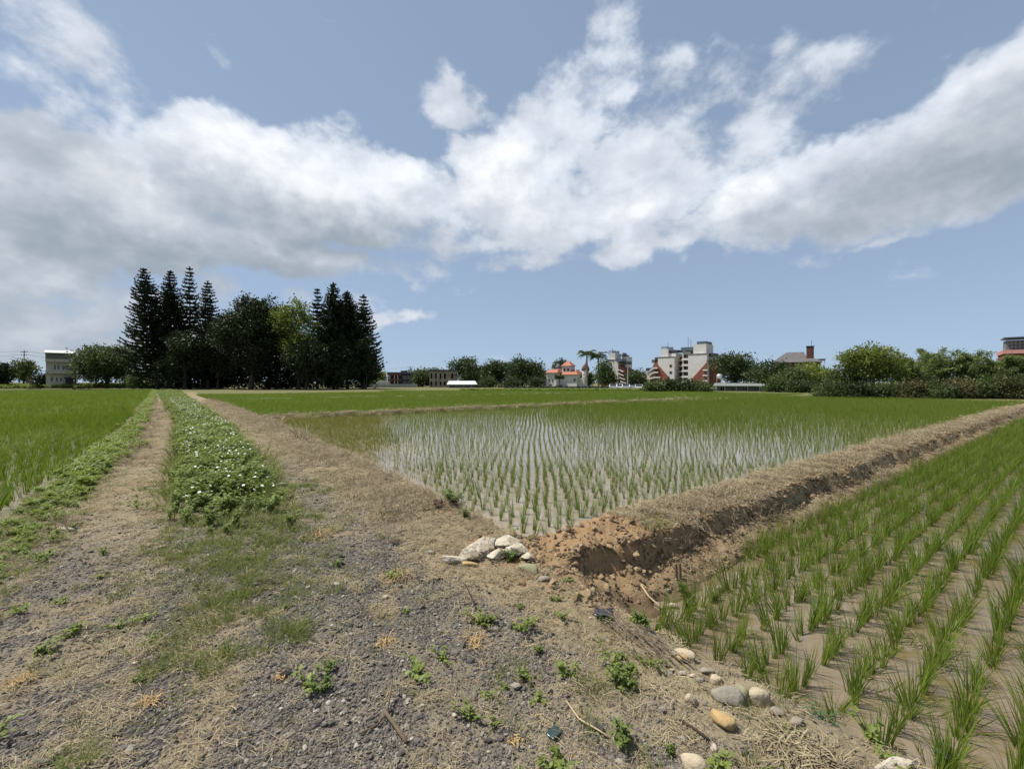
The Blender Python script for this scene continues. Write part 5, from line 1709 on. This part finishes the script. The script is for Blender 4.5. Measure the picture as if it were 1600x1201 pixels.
# ------------------------------------------------------------------ single stones, plants, sticks and litter
def stone_mat(name, c1, c2):
    return pmat(name, c1, .85, .25, .3, 9.0, .5, c2, detail=10)
S_YEL = stone_mat('stone_yellow', (0.40, 0.275, 0.12), (0.27, 0.19, 0.10))
S_CREAM = stone_mat('stone_cream', (0.42, 0.355, 0.25), (0.27, 0.22, 0.15))
S_GREY = stone_mat('stone_grey', (0.26, 0.235, 0.19), (0.165, 0.145, 0.11))
S_GREEN = stone_mat('stone_green', (0.25, 0.235, 0.14), (0.16, 0.15, 0.09))
S_WHITE = stone_mat('stone_white', (0.47, 0.43, 0.345), (0.25, 0.2, 0.13))
S_DARK = stone_mat('stone_dark', (0.13, 0.12, 0.11), (0.085, 0.078, 0.07))
def stone(label, px, py, w, h_, mat, seed, rot=0.0, rough=.22, sub=3, name='stone', group='stones along the paddy edge', sink=.5, freq=1.0, cat='stone', grp=True):
    x, y, z = ground_hit(px, py + h_ * .4)
    m = y / F
    me = stone_mesh(name, seed, sub, rough, .85, freq, name in ('white_rock', 'rock_fragment'))
    co = np.array([v.co[:] for v in me.vertices])
    co = co / np.abs(co).max(0)
    me.vertices.foreach_set('co', (co * np.array([w * m / 2, min(w, h_ * 1.15) * m / 2 * .85, h_ * m / 2 * .72])).astype(np.float32).ravel())
    me.update()
    o = link(name, me, mat)
    o.location = (x, y, z + h_ * m / 2 * .72 * (1 - sink))
    o.rotation_euler = (random.uniform(-.1, .1), random.uniform(-.1, .1), R(rot))
    tag(o, label, cat, group if grp else None)
    return o
# the broken white lump: three pieces
for (lb, px_, py_, w_, h2, sd_, rt) in (('topmost and largest piece of the broken white rock at the paddy corner', 790, 843, 64, 46, 611, 20), ('second largest piece of the broken white rock, yellowish, left of the top piece', 757, 850, 60, 42, 619, -10), ('grey white piece at the front middle of the broken white rock', 776, 864, 46, 27, 615, 30),
        ('left middle piece of the broken white rock', 736, 864, 42, 28, 616, 0), ('low flat piece of the broken white rock nearest the road', 714, 874, 48, 22, 613, 5), ('right piece of the broken white rock beside the green weed', 808, 858, 40, 30, 614, 0), ('small rightmost crumb of the broken white rock', 826, 868, 26, 22, 618, 0)):
    stone(lb, px_, py_, w_, h2, S_WHITE, sd_, rt, .75, 4, 'white_rock', 'pieces of the broken white rock', .15, 1.9, 'rock')
stone('white flat slab at the bottom right water edge', 1398, 1194, 70, 22, S_WHITE, 636, 0, .5, 4, 'white_rock', None, .15, 1.9, 'rock')
for (lb, px_, py_, w_, h2, mt, sd_, rt) in (
    ('yellow cobble in front of the broken white rock', 735, 879, 28, 16, S_YEL, 621, 0),
    ('green grey cobble right of the white rock', 826, 884, 36, 22, S_GREEN, 622, -25),
    ('pale flat cobble below the green grey one', 850, 902, 26, 14, S_GREY, 623, 0),
    ('cream long cobble at the upper end of the stone row', 1071, 1016, 38, 24, S_CREAM, 624, -35),
    ('small yellow cobble against the cream long one', 1064, 1026, 22, 18, S_YEL, 625, 0),
    ('small grey cobble above the big grey stone', 1106, 1046, 24, 18, S_GREY, 626, 0),
    ('pale small cobble next to the small grey cobble', 1120, 1060, 22, 18, S_CREAM, 627, 0),
    ('big grey stone in the middle of the stone row', 1131, 1082, 62, 38, S_GREY, 628, -15),
    ('tan upright stone right of the big grey one', 1164, 1080, 28, 40, S_GREEN, 629, -20),
    ('round pale stone at the water edge', 1185, 1082, 34, 40, S_CREAM, 630, 0),
    ('cream upright cobble left of the big grey stone', 1080, 1088, 24, 32, S_CREAM, 631, 30),
    ('round yellow cobble below the big grey stone', 1134, 1120, 42, 38, S_YEL, 632, -20),
    ('large cream boulder at the bottom edge of the picture', 1086, 1186, 44, 46, S_CREAM, 633, 0),
    ('grey stone half in the straw below the round pale stone', 1214, 1108, 30, 20, S_GREY, 634, 0),
    ('low grey stone at the water near the straw heap', 1246, 1126, 30, 18, S_GREY, 635, 10),
    ('brown pebble between yellow cobble and water', 1095, 1060, 14, 11, S_GREY, 637, 0),
    ('tiny pale pebble beside the twig pile', 1050, 1046, 12, 9, S_CREAM, 638, 0)):
    stone(lb, px_, py_, w_, h2, mt, sd_, rt, .16)
GR = 'single stones lying on the road'
for (lb, px_, py_, w_, h2, mt, sd_, rt) in (
    ('white pebble on the dark gravel in the road middle', 601, 932, 11, 8, S_WHITE, 641, 0),
    ('white flat slab in the weeds beside the left paddy', 102, 824, 36, 11, S_WHITE, 642, 0),
    ('pale chip on the left wheel track', 250, 853, 24, 10, S_CREAM, 643, 20),
    ('flat pale brick beside the end of the flower strip', 440, 755, 22, 9, S_CREAM, 644, 10),
    ('flat dark stone below the grass on the road', 298, 938, 28, 9, S_DARK, 645, 20),
    ('flat grey slab at the bottom left of the road', 188, 1168, 52, 16, S_DARK, 646, 15),
    ('grey stone left of the flat grey slab', 60, 1190, 34, 14, S_DARK, 647, -10),
    ('dark stone in the gravel left of the dry tan clump', 400, 912, 18, 8, S_DARK, 648, 0),
    ('grey stone near the left road edge gravel', 176, 1064, 16, 10, S_GREY, 649, 0),
    ('rounded grey stone below the grass tuft in the road', 338, 1124, 14, 10, S_GREY, 650, 0),
    ('pale pebble at the bottom left of the road', 148, 1190, 14, 10, S_CREAM, 651, 0),
    ('pale stone on the right wheel track near the dead grass', 545, 746, 12, 8, S_CREAM, 652, 0),
    ('tan stone left of the broken white rock', 626, 828, 14, 8, S_CREAM, 653, 0),
    ('small tan stone on the road left of the yellow cobble', 674, 862, 13, 9, S_GREY, 654, 0),
    ('pale pebble below the forked twig', 710, 1118, 9, 9, S_WHITE, 655, 0),
    ('small white chip at the right of the gravel', 763, 1175, 8, 8, S_WHITE, 656, 0),
    ('pale pebble on the left gravel', 208, 1036, 11, 7, S_CREAM, 657, 0),
    ('white chip near the pale slab on the left track', 178, 926, 9, 5, S_WHITE, 658, 0)):
    stone(lb, px_, py_, w_, h2, mt, sd_, rt, .3, 2, group=GR)
BANKP = 'pale fragments at the foot of the bank'
for (lb, px_, py_, w_, h2, sd_) in (('white fragment at the rice edge under the bank', 1125, 918, 12, 14, 661), ('pale fragment left of the leafy weed under the bank', 1045, 922, 10, 8, 662), ('white fragment below the leafy weed under the bank', 1053, 945, 16, 12, 663), ('white shell bit above the big grey stone', 1067, 1052, 12, 8, 664), ('white shell bit beside the small cobbles', 1082, 1056, 10, 7, 665), ('white shell bit in front of the big grey stone', 1124, 1094, 10, 8, 666), ('pale chip on the far part of the bank', 1422, 692, 18, 5, 667), ('pale flat chip on the bank crest', 1146, 776, 18, 6, 668)):
    stone(lb, px_, py_, w_, h2, S_WHITE, sd_, 0, .5, 2, 'rock_fragment', BANKP, .2, 1.6)

def plant(kind, name, label, px, py, size_px, mat, seed, cat='weed', group=None, hfac=.8, z=None):
    x, y, zz = ground_hit(px, py, z)
    m = y / F
    w = size_px * m
    if kind == 'leafy':
        me = leafy_mesh(name, 12, w * hfac * .7, w * .46, 11, max(.018, w * .16), seed, .55)
    elif kind == 'grass':
        me = blades_mesh(name, 90, w * hfac, w * .42, .9, max(.0016, w * .012), 3, seed, .55, .9)
    elif kind == 'reed':
        me = blades_mesh(name, 36, w * hfac, w * .2, .8, max(.002, w * .014), 4, seed, .5, 1.0)
    else:
        me = straw_mesh(name, 240 if name == 'straw_heap' else 70, w * .5, seed, .5, 2.2 if name == 'straw_heap' else 1.6)
    o = link(name, me, mat)
    o.location = (x, y, zz - .004)
    o.rotation_euler = (0, 0, seed)
    tag(o, label, cat, group)
    return o
WD = 'single leafy weeds on the road edge'
for k, (px_, py_, sz, lb) in enumerate(((978, 1165, 72, 'large leafy weed on the road near the bottom boulder'), (966, 1068, 50, 'leafy weed left of the cream upright cobble'), (985, 1078, 34, 'small leafy weed touching the weed left of the cobbles'), (1067, 926, 34, 'leafy weed on the ledge under the bank'), (1008, 982, 46, 'spreading low weed above the twig pile'),
        (1047, 1180, 26, 'small bright weed left of the bottom boulder'), (706, 790, 56, 'lush dark green weed at the middle paddy edge'), (728, 812, 34, 'smaller weed below the lush one at the paddy edge'), (798, 878, 36, 'green weed growing at the foot of the white rock'), (1118, 940, 26, 'weed at the rice edge under the bank'),
        (505, 1082, 46, 'leafy weed in the gravel below the grass tuft'), (512, 1050, 30, 'small weed above the leafy one in the gravel'), (842, 1020, 26, 'pale green weed right of the road grass tuft'), (946, 975, 22, 'weed beside the black plastic scrap'), (895, 1058, 18, 'yellow leafed seedling on the dry road edge'))):
    plant('leafy', 'weed', lb, px_, py_, sz, leafmat('road_weed', (0.06, 0.09, 0.02), (0.16, 0.215, 0.055), .3), 700 + k, 'weed', WD, .75)
for k, (px_, py_, sz, lb) in enumerate(((1292, 1150, 60, 'blue green weed leaning over the water at the straw heap'), (1335, 1185, 50, 'blue green weed by the white flat slab'), (1475, 1190, 40, 'weed at the bottom right water edge'))):
    plant('leafy', 'weed', lb, px_, py_, sz, leafmat('blue_weed', (0.05, 0.085, 0.04), (0.13, 0.19, 0.09), .25), 730 + k, 'weed', WD, .9, z=-.36)
GTF = 'grass tufts in the gravel road'
for k, (px_, py_, sz, lb) in enumerate(((392, 925, 62, 'bright round grass tuft below the flower strip'), (448, 1000, 74, 'wide grass tuft in the gravel left of the dry clump'), (800, 1050, 56, 'grass tuft on the right side of the gravel'), (770, 1062, 30, 'small grass tuft left of the one on the right gravel'), (1015, 822, 66, 'green grass patch on top of the earth bank'), (365, 1072, 28, 'small yellowish grass tuft on the left gravel'), (445, 1130, 24, 'small grass tuft left of the forked twig'), (270, 990, 40, 'sparse grass patch on the gravel at left'), (640, 1085, 26, 'thin grass above the forked twig'), (300, 860, 70, 'grass patch at the near end of the flower strip'), (400, 850, 70, 'second grass patch at the near end of the flower strip'))):
    plant('grass', 'grass_tuft', lb, px_, py_, sz, GRASS, 750 + k, 'grass', GTF, .32)
for k, (px_, py_, sz, lb) in enumerate(((603, 1008, 38, 'square tan clump of dry straw in the road'), (438, 1060, 22, 'small orange dry clump on the gravel'), (230, 1102, 36, 'orange dry clump on the left gravel'), (806, 1162, 24, 'yellow dry clump at the bottom of the road'), (500, 838, 50, 'flattened pale straw patch on the right wheel track'), (620, 905, 60, 'pale straw heap above the white pebble'), (740, 1005, 44, 'dead grass rosette right of the tan clump'), (25, 1068, 40, 'orange dry clump at the left edge'))):
    plant('straw', 'dry_grass_clump', lb, px_, py_, sz, pmat('tan_straw', (0.42, 0.29, 0.14), .9, .1, .4, 20), 780 + k, 'straw', 'dry straw clumps on the road')
for k, (px_, py_, lb) in enumerate(((1232, 1165, 'dry root and straw heap at the bottom right'), (1272, 1186, 'second dry root heap beside the water'))):
    for q in range(1):
        o = plant('straw', 'straw_heap', lb, px_, py_, 110, STRAW, 795 + k, 'straw', 'straw heaps at the water edge')
        o.scale = (.85, .85, .5)
plant('reed', 'reed_clump', 'pale reed clump at the far corner beside the middle paddy', 475, 688, 60, leafmat('reed_leaf', (0.13, 0.14, 0.06), (0.27, 0.26, 0.14), .2), 811, 'reeds', None, .7)
plant('reed', 'reed_clump', 'brown reed clump at the corner of the far mud bank', 432, 668, 44, STRAWG, 812, 'reeds', None, .8)
plant('reed', 'dead_weed', 'dark dead weed standing beside the left verge', 100, 826, 50, STRAWG, 813, 'weed', None, .8)

WOOD = pmat('dead_wood', (0.17, 0.125, 0.085), .9, .1, .4, 8, .3)
WOODP = pmat('pale_wood', (0.46, 0.36, 0.22), .9, .1, .3, 8, .3)
WOODD = pmat('dark_wood', (0.06, 0.045, 0.035), .9, .1, .3, 8)
def gp(px, py, lift=0.0):
    x, y, z = ground_hit(px, py)
    return (x, y, z + lift)
def stick(name, label, pix, rad, mat, lift=.012, branches=()):
    tb = MB()
    tb.tube([gp(a, b_, lift + l_) for (a, b_, l_) in pix], rad, 6)
    for br in branches:
        tb.tube([gp(a, b_, lift + l_) for (a, b_, l_) in br], rad * .55, 5)
    o = tb.build(name, mat, smooth=True)
    tag(o, label, 'stick', 'fallen sticks')
stick('forked_twig', 'forked brown twig lying on the gravel', [(634, 1166, 0), (616, 1142, .01), (600, 1120, .012)], .009, WOOD, .012, ([(604, 1124, .01), (608, 1104, .03), (612, 1086, .06)], [(604, 1124, .01), (586, 1140, 0), (560, 1152, 0)]))
stick('dead_stick', 'thin dark stick on the road right of centre', [(745, 960, 0), (738, 945, .02), (727, 926, .05)], .005, WOODD)
stick('dead_stick', 'short straight stick across the dead grass by the paddy', [(656, 812, .02), (640, 803, .03), (618, 792, .02)], .008, WOODP)
stick('dead_stick', 'long thin stem lying below the leafy weed', [(885, 1100, 0), (905, 1132, .01), (935, 1150, .01), (950, 1160, .01)], .004, WOODP)
stick('dead_stick', 'pale split root on the slope of the earth bank', [(1002, 918, .01), (1014, 940, .03), (1026, 950, .03), (1040, 958, .01)], .008, WOODP, .012, ([(1002, 918, .02), (1012, 928, .04), (1030, 940, .03)],))
stick('dead_stick', 'dark root crossing the straw near the bottom boulder', [(1062, 1130, 0), (1090, 1150, .01), (1110, 1166, .01)], .006, WOODD)
# brush pile
tb = MB()
r_ = random.Random(5)
for k in range(48):
    f = r_.random()
    cx = 950 + 105 * f; cy = 975 + 62 * f + r_.gauss(0, 7)
    ln = r_.uniform(16, 44); an = R(30 + r_.gauss(0, 12))
    a_ = (cx - ln * math.cos(an), cy - ln * math.sin(an)); c_ = (cx + ln * math.cos(an), cy + ln * math.sin(an))
    l1, l2 = r_.uniform(.0, .07), r_.uniform(.0, .06)
    tb.tube([gp(*a_, l1), gp(cx, cy, (l1 + l2) / 2 + .02), gp(*c_, l2)], r_.uniform(.0012, .003), 4)
o = tb.build('brush_pile', pmat('brush', (0.2, 0.16, 0.12), .9, .1, .5, 10))
tag(o, 'pile of thin dry twigs at the edge above the stones', 'twigs')
for k, (px_, lb) in enumerate(((1057, 'short weathered stake stub stuck in the ledge'), (1063, 'second stake stub right beside the first'))):
    g_ = gp(px_, 905)
    me_ = MB().tube([(0, 0, -.05), (.004, .004, .07), (0, .006, .15)], [.016, .015, .012], 7)
    o = me_.build('wooden_stake', WOOD)
    o.location = g_
    tag(o, lb, 'stake', 'stake stubs in the ledge')
def scrap(name, label, px, py, w, h_, mat, seed, cat):
    x, y, z = ground_hit(px, py)
    m = y / F
    r = np.random.default_rng(seed)
    n = 7
    V = []; Q = []
    for i in range(n):
        for j in range(n):
            u_, v_ = i / (n - 1) - .5, j / (n - 1) - .5
            V.append((u_ * w * m * (1 + .2 * r.normal() * .3), v_ * w * m * .7, .006 + h_ * m * (.25 + .5 * float(fbm(np.array(u_ * 4 + seed), np.array(v_ * 4.0), 2)))))
    for i in range(n - 1):
        for j in range(n - 1):
            Q.append((i * n + j, (i + 1) * n + j, (i + 1) * n + j + 1, i * n + j + 1))
    me = mesh_np(name, V, Q, smooth=True)
    o = link(name, me, mat)
    sm = o.modifiers.new('thick', 'SOLIDIFY'); sm.thickness = .003
    o.location = (x, y, z)
    o.rotation_euler = (0, 0, seed)
    tag(o, label, cat)
PLB = pmat('black_plastic', (0.03, 0.03, 0.034), .35, .5, .2)
scrap('plastic_scrap', 'crumpled black plastic scrap at the top of the twig pile', 944, 968, 30, 18, PLB, 3, 'litter')
scrap('plastic_scrap', 'dark green plastic scrap on the road near the bottom', 866, 1152, 24, 8, pmat('green_plastic', (0.03, 0.05, 0.045), .3, .5, .2), 4, 'litter')
scrap('dead_leaf', 'dark curled leaf at the middle paddy edge', 684, 794, 20, 20, pmat('dark_leaf', (0.06, 0.035, 0.025), .7, .2, .3), 5, 'leaf')
scrap('dead_leaf', 'dark leaf on the road below the dead grass edge', 617, 852, 12, 10, pmat('dark_leaf', (0.06, 0.035, 0.025)), 6, 'leaf')
